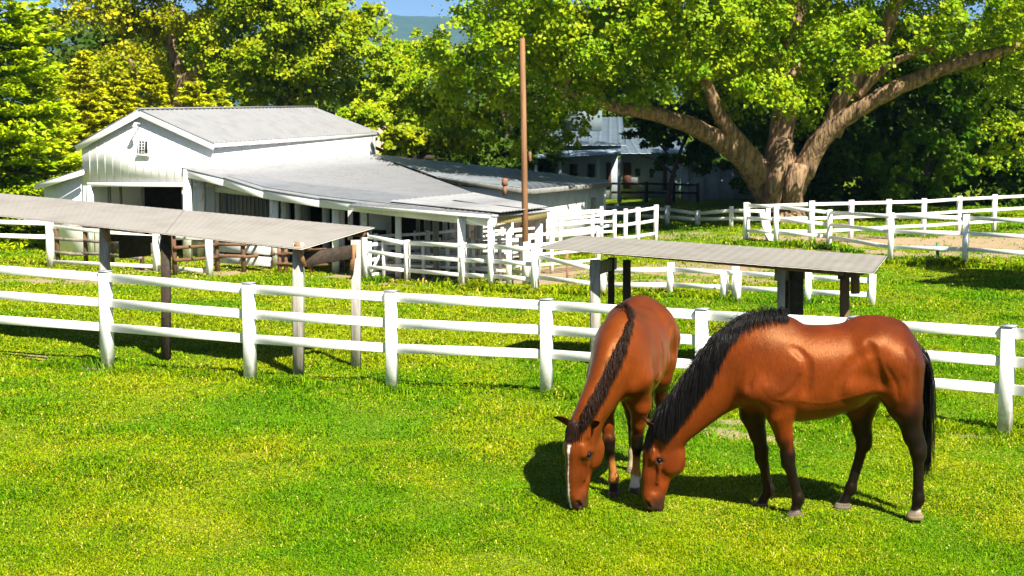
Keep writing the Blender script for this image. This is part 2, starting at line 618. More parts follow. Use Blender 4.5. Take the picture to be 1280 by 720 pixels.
def build_horse(root, pose, seed):
    rng = np.random.default_rng(seed)
    f = Field((-.85, -.62, -.03), (1.62, .52, 1.75), .0088)
    Y = np.array([0, 1.0, 0])
    f.trunk(TRUNK, .03)
    # withers ridge, croup, tail dock
    f.cone((.62, 0, 1.44), (.34, 0, 1.50), .07, .055, .10)
    f.cone((-.24, 0, 1.495), (-.50, 0, 1.46), .06, .06, .14)
    f.cone((-.60, 0, 1.39), (-.655, 0, 1.31), .045, .034, .06)
    # belly curve
    f.cone((.25, 0, .98), (-.12, 0, 1.03), .20, .19, .10, Y, 1.25)
    # croup / quarter muscles
    for s in (1, -1):
        f.cone((-.32, .14 * s, 1.33), (-.48, .13 * s, 1.20), .15, .16, .12)
        f.cone((-.22, .20 * s, 1.38), (-.30, .205 * s, 1.30), .04, .045, .09)     # point of hip
        # shoulder blade and upper arm
        f.cone((.42, .11 * s, 1.36), (.64, .155 * s, 1.02), .06, .10, .08)
        f.cone((.30, .19 * s, 1.26), (.42, .195 * s, 1.02), .055, .10, .09)          # triceps
        f.cone((.62, .14 * s, 1.04), (.69, .085 * s, .985), .115, .105, .045)         # breast
        f.cone((.36, .17 * s, 1.02), (.37, .17 * s, .94), .075, .06, .05)          # elbow
        # flank fold
        f.cone((-.10, .23 * s, 1.06), (-.30, .20 * s, 1.06), .05, .05, .09)
    for s in (1, -1):
        f.line([(.34, 1.42), (.235, 1.25), (.25, 1.03)], s, .03, -.005, .035)
        f.line([(.58, 1.40), (.68, 1.22), (.70, 1.08)], s, .03, -.003, .035)
    # hind legs
    for key, s in (("HL", 1), ("HR", -1)):
        hip, stif, hock, fet, hoof = [np.array(p, float) for p in pose[key]]
        f.cone(hip, .45 * hip + .55 * stif, .195, .15, .08)
        f.cone(.45 * hip + .55 * stif, stif, .15, .105, .06)
        but = hip + np.array([-.11, -.01 * s, -.02])
        f.cone(but, stif + np.array([-.09, 0, -.03]), .11, .075, .07, Y, .9)
        gk = stif * .35 + hock * .65
        f.cone(stif + np.array([-.03, 0, 0]), gk, .10, .062, .06, Y, .85)
        f.cone(stif + np.array([-.09, 0, -.02]), gk + np.array([-.03, 0, .02]), .075, .045, .05, Y, .8)
        f.cone(gk, hock, .06, .056, .04, Y, .85)
        f.cone(hock + np.array([-.025, 0, .05]), hock + np.array([-.028, 0, -.03]), .038, .034, .03)   # point of hock
        f.cone(gk + np.array([-.055, 0, .06]), hock + np.array([-.04, 0, .05]), .024, .028, .02)       # tendon
        c1 = hock * .75 + fet * .25
        f.cone(hock, c1, .056, .040, .03, Y, .88)
        f.cone(c1, fet, .039, .038, .02, Y, .88)
        f.cone(c1 + np.array([-.022, 0, -.02]), fet + np.array([-.02, 0, .02]), .018, .022, .02)
        foot(f, fet, hoof)
    for s in (1, -1):
        f.line([(-.22, 1.42), (-.30, 1.22), (-.34, 1.07)], s, .03, -.0015, .03)
        f.line([(-.55, 1.36), (-.60, 1.15), (-.60, .98)], s, .03, -.003, .035)
        f.line([(-.28, 1.04), (-.10, .985), (.10, .935), (.30, .965)], s, .012, .0035, .010)
        f.line([(-.24, 1.36), (-.06, 1.22), (.02, 1.02)], s, .05, -.002, .03)
        f.line([(.60, 1.28), (.665, 1.20), (.655, 1.08)], s, .012, .003, .012)
        f.line([(.50, 1.34), (.56, 1.24), (.545, 1.10)], s, .02, -.002, .016)
        f.line([(.30, 1.16), (.36, 1.05), (.46, .99)], s, .025, -.003, .02)
        f.line([(-.36, 1.24), (-.44, 1.10), (-.46, .98)], s, .02, -.002, .016)
        f.line([(-.50, 1.20), (-.55, 1.05), (-.53, .92)], s, .03, .002, .02)
        f.line([(.60, 1.06, .25), (.52, .98, .25), (.44, .93, .3)], s, .02, -.003, .018)
    for key, s in (("FL", 1), ("FR", -1)):
        sh, elb, knee, fet, hoof = [np.array(p, float) for p in pose[key]]
        f.cone(sh, elb, .12, .098, .06)
        fm = elb * .45 + knee * .55
        f.cone(elb, fm, .098, .064, .04, Y, .85)
        f.cone(elb + np.array([.03, .02 * s, -.04]), fm + np.array([.012, 0, .02]), .07, .045, .03)
        f.cone(fm, knee + np.array([0, 0, .03]), .062, .05, .03, Y, .88)
        f.cone(knee + np.array([.006, 0, .04]), knee + np.array([.006, 0, -.03]), .058, .050, .025, Y, .95)
        c1 = knee * .72 + fet * .28
        f.cone(knee + np.array([0, 0, -.03]), c1, .050, .039, .025, Y, .9)
        f.cone(c1, fet, .038, .037, .02, Y, .88)
        f.cone(knee + np.array([-.03, 0, -.06]), fet + np.array([-.018, 0, .02]), .018, .02, .02)
        foot(f, fet, hoof)
    f.cone((-.78, 0, 1.22), (-.76, 0, .82), .085, .09, .05, op='cut')
    # neck
    nk = bez(pose["neck"], 13)
    nr = np.interp(np.linspace(0, len(pose["neck"]) - 1, 13), range(len(pose["neckr"])), pose["neckr"])
    for i in range(12):
        f.cone(nk[i], nk[i + 1], nr[i], nr[i + 1], .10 if i < 2 else .04, pose.get("neckn", Y), .62 if i > 1 else .7)
    # head
    A, Fw = nrm(pose["head_axis"]), np.array(pose["head_fwd"], float)
    Fw = nrm(Fw - A * np.dot(Fw, A)); L = np.cross(A, Fw)
    O = np.array(pose["poll"], float)
    L = L if np.dot(L, (0, 1, 0)) > 0 else -L
    hs = pose.get("hs", 1.0)
    ht_s = pose.get("ht", hs)
    H = lambda t, fw, la=0.0: O + A * t * ht_s + (Fw * fw + L * la) * hs
    HC = lambda a, b, r0, r1, k, n=None, sc=1.0, op='add': f.cone(a, b, r0 * hs, r1 * hs, k, n, sc, op)
    HC(H(.02, -.02), H(.17, .005), .100, .118, .06, L, .78)
    HC(H(.04, -.08), H(.15, -.10), .10, .10, .06, L, .62)           # throat
    HC(H(.175, -.085), H(.235, -.105), .125, .118, .03, L, .56)        # jowl
    for s in (1, -1):
        HC(H(.20, -.11, .050 * s), H(.24, -.10, .052 * s), .085, .080, .02, L, .35)   # flat round cheek muscle
    HC(H(.15, .030), H(.36, .046), .082, .060, .04, L, .80)         # face
    HC(H(.36, .046), H(.53, .032), .060, .056, .04, L, .85)
    HC(H(.20, .085), H(.50, .078), .036, .026, .03, L, 1.15)        # flat nasal bone
    HC(H(.30, -.075), H(.44, -.045), .062, .050, .035, L, .66)       # lower jaw
    HC(H(.44, -.040), H(.54, -.035), .050, .050, .035, L, .78)
    HC(H(.53, .012), H(.585, .006), .074, .068, .035, L, .85)        # muzzle
    HC(H(.60, -.052), H(.612, -.05), .036, .034, .03, L, 1.1)        # chin
    for s in (1, -1):
        HC(H(.31, .035, .100 * s), H(.45, .030, .083 * s), .034, .030, .035, op='cut')   # hollow beside the nasal bone
        HC(H(.115, .035, .098 * s), H(.145, .02, .10 * s), .022, .022, .03, op='cut')   # hollow above the eye
        HC(H(.15, .060, .060 * s), H(.205, .058, .074 * s), .028, .024, .025)          # brow
        HC(H(.195, .012, .090 * s), H(.225, .006, .090 * s), .024, .022, .015, op='cut')
        HC(H(.183, .030, .080 * s), H(.196, -.020, .080 * s), .012, .010, .012)        # upper lid
        HC(H(.236, .026, .076 * s), H(.238, -.018, .076 * s), .009, .009, .012)        # lower lid
        HC(H(.265, -.002, .072 * s), H(.40, -.002, .050 * s), .015, .010, .02)         # facial crest
        HC(H(.545, .055, .040 * s), H(.59, .035, .048 * s), .022, .026, .02)           # nostril flare
        HC(H(.562, .064, .052 * s), H(.594, .044, .062 * s), .014, .014, .01, op='cut')
    HC(H(.625, -.015, -.06), H(.625, -.015, .06), .006, .006, .012, op='cut')
    V, Q = f.skin(3)
    nb = len(V)
    # ears, joined into the same skin object
    ev, eq, esh = [], [], []
    off = nb
    for s, tilt in ((1, pose["ears"][0]), (-1, pose["ears"][1])):
        base = H(.015, .035, .062 * s)
        up = nrm(-A * tilt[0] + Fw * tilt[1] + L * s * tilt[2])
        face = nrm(Fw * .75 + L * s * .65); face = nrm(face - up * np.dot(face, up))
        side = np.cross(up, face)
        rings = 9; nn = 14
        idx = np.arange(rings * nn).reshape(rings, nn)
        for i in range(rings):
            t = i / (rings - 1)
            w_ = .036 * (math.sin(math.pi * min(1, (.22 + .78 * t))) ** .75 + .02) * (1 - .1 * t)
            for k in range(nn):
                a = 2 * math.pi * k / nn
                x = math.cos(a) * w_; y = math.sin(a) * w_ * .8
                cup = 0.0
                if y > 0: y = y * -.45; cup = 1.0 if abs(x) < w_ * .8 else .3   # the hollow of the ear
                ev.append(base + up * (t * .185 - .02) + side * x + face * y - face * .02 * math.sin(t * 3))
                esh.append((t, cup))
        Qe = np.stack([idx[:-1], np.roll(idx, -1, 1)[:-1], np.roll(idx, -1, 1)[1:], idx[1:]], -1).reshape(-1, 4)
        eq.append(Qe + off); off += rings * nn
    ev = np.array(ev); esh = np.array(esh)
    # ---- coat markings and painted shading
    c = np.array(pose["coat"], float); cd = np.array(pose["coat_dark"], float); blk = np.array([.005, .0035, .003])
    n1 = np.sin(V[:, 0] * 7 + 2 * np.sin(V[:, 2] * 5)) * np.sin(V[:, 2] * 9 + V[:, 0] * 3)
    C = c[None] * (1 + .08 * n1[:, None])
    # darker topline, quarters darkened further to paint in shading, lighter belly
    tl = sstep((V[:, 2] - 1.36) / .22) * sstep((.7 - V[:, 0]) / .2) * 1.3
    C = C * (1 - .35 * tl[:, None]) + cd * (.35 * tl[:, None])
    qd = np.clip(sstep((-.42 - V[:, 0]) / .28) * .75 + sstep((1.02 - V[:, 2]) / .2) * sstep((-.25 - V[:, 0]) / .15) * .5, 0, .9)
    C = C * (1 - qd[:, None]) + cd * qd[:, None]
    bl = sstep((1.05 - V[:, 2]) / .25) * sstep((V[:, 0] + .35) / .15) * sstep((.35 - V[:, 0]) / .15) * (V[:, 2] > .72)
    C = C * (1 - .5 * bl[:, None]) + np.array(pose["belly"]) * (.5 * bl[:, None])

    def near_seg(a, b):
        a = np.array(a, float); b = np.array(b, float)
        t = np.clip(((V - a) @ (b - a)) / np.dot(b - a, b - a), 0, 1)
        return np.linalg.norm(V - a - t[:, None] * (b - a), axis=1)

    for key in ("FL", "FR", "HL", "HR"):
        J = [np.array(p, float) for p in pose[key]]
        K = [np.array(p, float) for p in pose[key[0] + ("R" if key[1] == "L" else "L")]]
        dj = np.minimum.reduce([near_seg(J[i], J[i + 1]) for i in range(1, 4)])
        dk = np.minimum.reduce([near_seg(K[i], K[i + 1]) for i in range(1, 4)])
        m = (dj < .17) & (dj <= dk)
        fr = key[0] == "F"
        top, fade = pose["points"][key]
        jag = .03 * np.sin(V[:, 0] * 40 + V[:, 1] * 55)
        wgt = sstep((top + jag - V[:, 2]) / fade) * m
        C = C * (1 - wgt[:, None]) + blk * wgt[:, None]
        for (z0, z1, col, fd) in pose["socks"].get(key, []):
            wgt = sstep((z1 + jag * .4 - V[:, 2]) / fd) * sstep((V[:, 2] - z0) / .015) * m
            C = C * (1 - wgt[:, None]) + np.array(col) * wgt[:, None]
        # hoof
        hf = m & (V[:, 2] < J[4][2] + .058)
        hc = np.array(pose["hoof"][key])
        C[hf] = hc * (.8 + .25 * np.sin(V[hf][:, 2:3] * 260))
    # head: dark muzzle, eye rims, blaze
    hp = V - O
    ht, hf_, hl = hp @ A / ht_s, hp @ Fw / hs, hp @ L / hs
    onhead = (ht > -.08) & (ht < .70) & (np.abs(hl) < .14) & (hf_ > -.26) & (hf_ < .2)
    hd = sstep((ht + .05) / .12) * onhead * (.16 + .12 * np.sin(ht * 17 + hl * 30) * np.sin(hf_ * 23))
    C = C * (1 - hd[:, None]) + cd * hd[:, None]
    mz = sstep((ht - .455 - .35 * hf_) / .13) * onhead
    C = C * (1 - .9 * mz[:, None]) + np.array([.022, .015, .013]) * (.9 * mz[:, None])
    for s in (1, -1):
        de = np.linalg.norm(np.stack([ht - .212, hf_ - .012, hl - .085 * s], 1), axis=1)
        we = sstep((.055 - de) / .03) * onhead
        C = C * (1 - .85 * we[:, None]) + np.array([.02, .012, .01]) * (.85 * we[:, None])
        dn = np.linalg.norm(np.stack([ht - .58, hf_ - .055, hl - .057 * s], 1), axis=1)
        C[(dn < .02) & onhead] = (.006, .004, .004)
    for (t0, t1, wd, off_, jg) in pose["blaze"]:
        ww = wd * (.78 + .25 * np.sin(ht * 13 + 1.0)) + .0016 * np.sin(ht * 150) + jg * .004 * np.sin(ht * 61)
        b_ = sstep((ww - np.abs(hl - off_)) / .006) * sstep((ht - t0) / .015) * sstep((t1 - ht) / .015) * (hf_ > .02) * onhead
        C = C * (1 - b_[:, None]) + np.array([.78, .74, .7]) * b_[:, None]
    ce = np.repeat(c[None] * .8, len(ev), 0)
    te = esh[:, 0][:, None]
    ce = ce * (1 - sstep((te - .55) / .3)) + blk * sstep((te - .55) / .3)
    ce = np.where(esh[:, 1][:, None] > .5, ce * .35, ce)
    body = np_mesh("body", np.concatenate([V, ev]), [np.concatenate([Q] + eq)], M["coat"], root, cols=np.clip(np.concatenate([C, ce]), .004, 1), smooth=True, local=True)
    # eyes
    for s in (1, -1):
        e = H(.212, .006, .0735 * s)
        nlat, nlon = 8, 12
        vv = []
        for i in range(nlat + 1):
            th = math.pi * i / nlat
            for k in range(nlon):
                ph = 2 * math.pi * k / nlon
                vv.append(e + .0195 * hs * np.array([math.sin(th) * math.cos(ph), math.sin(th) * math.sin(ph), math.cos(th)]))
        idx = np.arange((nlat + 1) * nlon).reshape(nlat + 1, nlon)
        qq = np.stack([idx[:-1], idx[1:], np.roll(idx, -1, 1)[1:], np.roll(idx, -1, 1)[:-1]], -1).reshape(-1, 4)
        np_mesh("eye", vv, [qq], M["eye"], root, smooth=True, local=True)
    # mane: roots along the crest
    crest = []
    for i in range(13):
        t = nrm(nk[min(i + 1, 12)] - nk[max(i - 1, 0)])
        up = pose["crest_up"] - t * np.dot(pose["crest_up"], t)
        up = nrm(up)
        p = nk[i] + up * nr[i] * .9
        for _ in range(12):
            s_ = float(f.sample(p)); p = p + up * (-s_ * .8 - .004)
        crest.append(p)
    crest = np.array([pose["mane_start"]] + crest[pose.get("mskip", 1):])
    cr = bez(crest, 80)
    n = pose["mane_n"]
    u = rng.random(n) ** .95
    ii = u * 66; i0 = ii.astype(int); fr_ = (ii - i0)[:, None]
    rt = cr[i0] * (1 - fr_) + cr[i0 + 1] * fr_
    tg = nrm(cr[-1] - cr[0])
    mside = pose["mane_side"]
    rt = rt + rng.normal(0, .007, (n, 3)) + np.array([0, .010 * mside, -.006])
    sd = np.where(rng.random(n) < pose["mane_mix"], mside, -mside)
    lean = .75 + .35 * rng.random(n)
    dirs = np.stack([.06 * rng.normal(0, 1, n), sd * lean, -.40 + .25 * rng.random(n) + pose.get("mane_lift", 0) * (rng.random(n) < .1)], 1)
    dirs = dirs + tg * (pose["mane_fwd"] * (1 - .8 * u))[:, None]
    dirs /= np.linalg.norm(dirs, axis=1, keepdims=True)
    ln = pose["mane_len"] * (.55 + .6 * rng.random(n)) * np.interp(u, [0, .08, .25, .8, 1], [.34, .6, 1, .80, .42])
    MV, MQ = strands(f, rt, dirs, ln, pose.get('mane_w', .0013) * (1 + rng.random(n)), 9, grav=4.2, clear=.003 + .010 * rng.random(n) + .03 * (rng.random(n) < .035), wob=.02, rng=rng)
    np_mesh("mane", MV, [MQ], pose["hair"], root, smooth=True, local=True)
    # forelock
    n = pose.get("fore_n", 420)
    rt = H(-.015, .055) + rng.normal(0, 1, (n, 1)) * L * .020 + rng.normal(0, .006, (n, 3))
    for _ in range(8):
        rt = rt - f.grad(rt) * np.clip(f.sample(rt) - .001, -.05, .05)[:, None]
    dirs = A * 1.0 + Fw * .10 + rng.normal(0, .06, (n, 3)) + L * pose["fore_side"]
    dirs /= np.linalg.norm(dirs, axis=1, keepdims=True)
    FV, FQ = strands(f, rt, dirs, pose.get('fore_len', .14) * (.5 + .9 * rng.random(n)), .0022 + .002 * rng.random(n), 7, grav=6.0, clear=.004 + .008 * rng.random(n), wob=.03, rng=rng, gdir=A)
    np_mesh("forelock", FV, [FQ], pose["hair"], root, smooth=True, local=True)
    # tail
    n = 520
    a = rng.random(n)
    tb = np.array([-.60, 0, 1.37]) * (1 - a[:, None]) + np.array([-.625, 0, 1.29]) * a[:, None]
    rt = tb + rng.normal(0, 1, (n, 3)) * np.array([.008, .018, .010])
    dirs = np.stack([-.10 - .10 * rng.random(n) + .1 * a, .05 * rng.normal(0, 1, n) + pose["tail_side"], -.85 - .2 * rng.random(n)], 1)
    dirs /= np.linalg.norm(dirs, axis=1, keepdims=True)
    ln = pose["tail_len"] * (.62 + .42 * rng.random(n))
    TV, TQ = strands(f, rt, dirs, ln, .003 + .003 * rng.random(n), 12, grav=9.0, clear=.008, wob=.02, rng=rng)
    np_mesh("tail", TV, [TQ], pose["hair"], root, smooth=True, local=True)
    return f


def foot(f, fet, hoof):
    Y = np.array([0, 1.0, 0])
    f.cone(fet + np.array([-.006, 0, .01]), fet + np.array([-.008, 0, -.012]), .047, .047, .025, Y, .9)
    d = hoof - fet
    cor = fet + d * .62
    cor[2] = max(cor[2], .085)
    f.cone(fet, cor, .034, .038, .02)
    top = np.array([cor[0] + .002, cor[1], .07]); bot = np.array([hoof[0], hoof[1], .012])
    f.cone(top, bot, .042, .054, .012)
    f.cone(bot + np.array([-.02, 0, 0]), bot + np.array([.02, 0, 0]), .052, .050, .01)
    # flat sole
    R = .12
    sl, (X, Yg, Z) = f.sub(np.array([hoof[0] - R, hoof[1] - R, -.03]), np.array([hoof[0] + R, hoof[1] + R, .05]))
    f.F[sl] = np.maximum(f.F[sl], (0.0 - Z).astype(np.float32))


BROWN = (.14, .026, .001)
pose_b = dict(
    HL=[(-.47, .13, 1.22), (-.515, .16, .90), (-.665, .15, .53), (-.675, .15, .165), (-.655, .15, .0)],
    HR=[(-.38, -.14, 1.22), (-.24, -.165, .86), (-.315, -.15, .545), (-.215, -.15, .17), (-.155, -.15, .0)],
    FL=[(.55, .15, 1.05), (.42, .155, .86), (.342, .14, .475), (.265, .14, .16), (.285, .14, .0)],
    FR=[(.62, -.14, 1.02), (.575, -.15, .80), (.50, -.14, .455), (.445, -.14, .155), (.505, -.14, .0)],
    neck=[(.50, 0, 1.27), (.70, 0, 1.20), (.98, .01, .955), (1.17, .01, .755), (1.285, .01, .635)], neckr=[.30, .285, .195, .15, .115],
    poll=(1.325, .01, .665), head_axis=(.055, 0, -.62), head_fwd=(1, 0.10, .08),
    ears=[((.68, .72, .35)), ((.70, .70, .25))],
    coat=BROWN, coat_dark=(.022, .0045, .001), belly=(.17, .052, .008),
    points=dict(FL=(.72, .20), FR=(.98, .26), HL=(1.04, .34), HR=(.95, .28)),  # black points, with shading painted higher on the hind and far legs
    socks=dict(HL=[(.055, .085, (.42, .36, .30), .02)], FL=[(.055, .075, (.25, .2, .17), .02)]),
    hoof=dict(FL=(.13, .105, .085), FR=(.11, .09, .07), HL=(.24, .18, .12), HR=(.17, .14, .11)),
    blaze=[(.14, .24, .013, 0.0, .2)], crest_up=np.array([.6, 0, .8]), mane_start=np.array([.40, 0, 1.55]), mskip=2,
    mane_n=14000, mane_side=1, mane_mix=.90, mane_fwd=.30, mane_len=.385, fore_side=.05, tail_side=.05, tail_len=1.0, hair=M["hair"])

LB = np.array([2.50, 11.04])
hb = thing("horse", "bay horse with black mane and black legs grazing side on, facing left", "horse", (LB[0], LB[1], float(terr(*LB)) - .01), "two horses grazing by the fence", math.pi)
build_horse(hb, pose_b, 3)

pose_a = dict(
    HL=[(-.44, .14, 1.20), (-.42, .165, .87), (-.60, .155, .53), (-.60, .15, .165), (-.56, .15, .0)],
    HR=[(-.40, -.14, 1.20), (-.28, -.155, .86), (-.40, -.09, .54), (-.37, -.06, .17), (-.33, -.06, .0)],
    FL=[(.60, .14, 1.02), (.50, .145, .80), (.42, .115, .45), (.36, .095, .155), (.40, .09, .0)],
    FR=[(.60, -.14, 1.02), (.54, -.135, .80), (.57, -.095, .45), (.53, -.06, .155), (.57, -.05, .0)],
    neck=[(.50, 0, 1.22), (.68, -.02, 1.15), (.87, -.10, .93), (.98, -.18, .755), (1.02, -.215, .645)], neckr=[.28, .26, .185, .15, .115],
    neckn=(.2, 1, 0),
    poll=(1.04, -.225, .70), head_axis=(.03, -.02, -.62), head_fwd=(.90, -.43, .05), hs=1.20, ht=1.08,
    ears=[((.45, .10, .90)), ((.35, .30, .95))],
    coat=(.14, .029, .001), coat_dark=(.032, .007, .001), belly=(.18, .055, .008),
    points=dict(FL=(.62, .16), FR=(.60, .16), HL=(.70, .30), HR=(.60, .2)),
    socks=dict(FL=[(.055, .36, (.42, .20, .055), .08), (.055, .17, (.70, .62, .52), .03)], FR=[(.12, .36, (.34, .13, .035), .10)], HR=[(.055, .24, (.40, .31, .18), .05)]),
    hoof=dict(FL=(.06, .045, .035), FR=(.06, .045, .035), HL=(.06, .05, .04), HR=(.2, .15, .1)),
    blaze=[(.13, .21, .019, 0.0, .1), (.17, .62, .0095, .0, .04)], crest_up=np.array([.7, .25, .7]), mane_start=np.array([.40, 0, 1.53]), mskip=2,
    mane_n=5200, mane_side=-1, mane_mix=.70, mane_fwd=.45, mane_len=.14, fore_side=-.05, fore_len=.115, fore_n=600, tail_side=0.0, tail_len=.95, hair=M["hairbrown"])
LA = np.array([1.04, 12.07])
ha = thing("horse", "chestnut brown horse with a thin white blaze and white sock grazing head on", "horse", (LA[0], LA[1], float(terr(*LA)) - .01), "two horses grazing by the fence", math.atan2(-.966, -.26))
build_horse(ha, pose_a, 5)
# ================================================================ fences
def fence(name, label, posts, rails, mpost, mrail, pw=.13, rw=.035, rh=.12, cap=None, group=None, tops=True, jit=0.0, round_=False, cat="fence"):
    """posts: (px, base py, top py[, depth]) as seen in the photo, stood on the ground where they are; rails: fractions of the post height"""
    pts = []
    for p in posts:
        b = G(p[0], p[1]) if len(p) < 4 else P(p[0], p[1], p[3])
        b[2] = float(terr(b[0], b[1]))
        t = P(p[0], p[2], b[1])
        pts.append((b, max(.3, t[2] - b[2])))
    c = np.mean([b for b, _ in pts], axis=0); c[2] = float(terr(c[0], c[1]))
    r = thing(name, label, cat, c, group)
    for i, (b, h) in enumerate(pts):
        j = min(i + 1, len(pts) - 1); k = max(j - 1, 0)
        d = pts[j][0] - pts[k][0]; a = math.atan2(d[1], d[0])
        m = MB()
        base = b - np.array([0, 0, .12])
        lean = np.array([random.uniform(-1, 1), random.uniform(-1, 1), 0]) * jit
        if round_:
            m.tube([base, b + lean * .5 + np.array([0, 0, h * .5]), b + lean + np.array([0, 0, h])], [pw * .55, pw * .5, pw * .47], 10, jit=.1)
        else:
            s_ = np.array([math.cos(a), math.sin(a), 0])
            m.bar(base, b + lean + np.array([0, 0, h]), pw, pw, up=s_, bev=.006)
        o = m.build("post", mpost, r)
        if cap is not None:
            m = MB()
            e = b + np.array([0, 0, h + .001])
            m.bar(e, e + np.array([0, 0, .016]), pw + .012, pw + .012, up=(math.cos(a), math.sin(a), 0), bev=.008)
            m.build("cap", cap, o)
    for i in range(len(pts) - 1):
        (a, ha_), (b, hb_) = pts[i], pts[i + 1]
        d = nrm(b - a)
        for fr in rails:
            sag = random.uniform(-1, 1) * jit * .6
            p0 = a + np.array([0, 0, ha_ * fr]) + d * (pw * .42 if not round_ else -.08)
            p1 = b + np.array([0, 0, hb_ * fr + sag]) - d * (pw * .42 if not round_ else -.08)
            m = MB()
            if round_:
                n_ = np.array([-d[1], d[0], 0]) * (pw * .5 + .02)
                m.tube([p0 - n_, (p0 + p1) / 2 - n_ + np.array([0, 0, sag]), p1 - n_], rh * .5, 8, jit=.08)
            else:
                m.bar(p0, p1, rw, rh, bev=.006)
            m.build("rail", mrail, r)
    return r


fence("rail_fence", "long white three-rail fence with capped posts running behind the two horses", [
    (-250, 434, 314), (-45, 448, 327), (135, 461, 340), (313, 475, 354.5), (490, 488.5, 364.5), (683, 493, 375), (876, 508, 387), (1066, 526, 397), (1256, 545, 408.5),
    (1450, 566, 419), (1660, 590, 432)], (.945, .684, .43), M["vinyl"], M["vinyl"], pw=.124, rh=.108, rw=.034, cap=M["capgrey"])

# paddock fences behind
W_, OW = M["vinyl"], M["oldwhite"]
fence("rail_fence", "white three-rail corral fence in front of the open stable, ending beside the brown pole", [
    (457, 352, 291), (509, 354, 300), (579, 361, 303), (614, 363, 304), (668, 367, 308)], (.93, .62, .30), OW, W_, pw=.11, rh=.09)
fence("rail_fence", "white two-rail fence half hidden behind the grey roofed feeder on the right", [
    (670, 367, 309), (754, 371, 330), (838, 372, 328), (919, 375, 333), (1010, 380, 338), (1090, 383, 343)], (.80, .36), W_, W_, pw=.105, rh=.09)
fence("gate_frame", "small white frame of short posts and a top bar beside the two-rail fence", [
    (905, 375.5, 339.5), (921, 376.5, 339)], (.95,), W_, W_, pw=.11, rh=.09)
fence("rail_fence", "nearer white three-rail paddock fence on the right, bending round the big tree", [
    (932, 305, 253), (970, 307, 255), (1036, 312, 262), (1113, 329, 266), (1206, 332, 268), (1300, 339, 272), (1400, 343, 275)], (.93, .63, .32), W_, W_, pw=.115, rh=.092)
fence("rail_fence", "farther white three-rail paddock fence rising to the right edge behind the nearer one", [
    (934, 303.5, 254), (1014, 306, 251), (1063, 303, 250), (1110, 299, 249), (1154, 297, 248), (1198, 294, 245), (1242, 291, 243), (1285, 288, 241), (1340, 285, 238)],
    (.92, .60, .30), W_, W_, pw=.115, rh=.092)
fence("rail_fence", "thin shaded two-rail fence on the lawn between the white sheds and the tree trunk", [
    (700, 279, 252), (770, 280, 254), (834, 281, 257), (872, 282, 263), (914, 284, 258), (960, 285, 259)], (.80, .42), OW, OW, pw=.13, rh=.11)
fence("rail_fence", "white corral fence with sagging rails curving up to the post by the lawn", [
    (640, 322, 279), (700, 319, 272), (767, 315, 262), (781, 314, 261), (797, 312, 259), (819, 309, 256)], (.92, .62, .32), OW, W_, pw=.10, rh=.085, jit=.03)
fence("rail_fence", "shaded white pen fence against the end wall of the low white shed", [
    (596, 334, 283), (640, 329, 274), (690, 324, 268), (740, 319, 262), (768, 316, 262)], (.95, .72, .50, .28), OW, OW, pw=.085, rh=.075, jit=.03)
fence("rail_fence", "white inner pen fence of four rails under the end of the stable roof", [
    (545, 344, 300), (590, 345, 296), (638, 345, 292), (690, 342, 288), (748, 336, 283)], (.93, .70, .46, .22), OW, OW, pw=.085, rh=.075, jit=.03)
fence("rail_fence", "white pen fence crossing behind the corral fence by the stable posts", [
    (470, 346, 292), (500, 343, 290), (535, 341, 288), (580, 338, 284)], (.93, .62, .30), OW, OW, pw=.085, rh=.075, jit=.02)
fence("rail_fence", "white three-rail fence at the far left behind the long grey roof", [
    (-150, 330, 270), (-45, 331, 272), (63, 334, 275)], (.93, .64), W_, W_, pw=.13, rh=.115)
fence("rail_fence", "white fence with low bottom board under the long grey roof on the left", [
    (64, 334, 276), (196, 339, 291), (262, 346, 291)], (.88, .12), W_, OW, pw=.14, rh=.10)
BW = M["brownwood"]
for nm, pp, fr in (("thin white pen rails just behind the corral fence, nearest of the inner pens", [(480, 349, 299), (530, 350, 301), (585, 353, 304), (640, 356, 307), (664, 357, 308)], (.90, .62, .35)),
                   ("low white pen rails at the middle depth of the crowded inner pens", [(500, 341, 296), (548, 341, 297), (600, 342, 297), (660, 342, 296)], (.88, .55, .25)),
                   ("white pen rails farthest in under the stable roof edge", [(520, 333, 288), (570, 333, 287), (628, 332, 284), (676, 329, 280)], (.92, .66, .40))):
    fence("rail_fence", nm, pp, fr, OW, OW, pw=.07, rh=.065, jit=.035)
g1, g2 = G(463, 350), G(500, 345)
gt = thing("farm_gate", "white cross-braced gate standing ajar at the left end of the corral fence", "gate", g1)
up1 = np.array([0, 0, 1.0])
for fz in (.12, .48, .84):
    MB().bar(g1 + up1 * fz, g2 + up1 * fz, .03, .08).build("rail", OW, gt)
for q_ in (g1, g2, (g1 + g2) / 2):
    MB().bar(q_ + up1 * .06 + (0, -.03, 0), q_ + up1 * .92 + (0, -.03, 0), .08, .03).build("stile", OW, gt)
MB().bar(g1 + up1 * .14 + (0, -.06, 0), (g1 + g2) / 2 + up1 * .82 + (0, -.06, 0), .03, .07).build("brace", OW, gt)
MB().bar((g1 + g2) / 2 + up1 * .82 + (0, -.065, 0), g2 + up1 * .14 + (0, -.065, 0), .03, .07).build("brace", OW, gt)
fence("rail_fence", "thin white pen rails crossing beneath the ochre beam of the stable end", [
    (560, 352, 303), (592, 353, 300), (625, 352, 299), (652, 350, 297)], (.88, .60, .34), OW, OW, pw=.075, rh=.065, jit=.03)
fence("rail_fence", "thin white pen rails farther back beside the low shed wall", [
    (612, 325, 272), (655, 322, 270), (700, 312, 262), (752, 306, 258)], (.92, .66, .42), OW, OW, pw=.08, rh=.07, jit=.03)
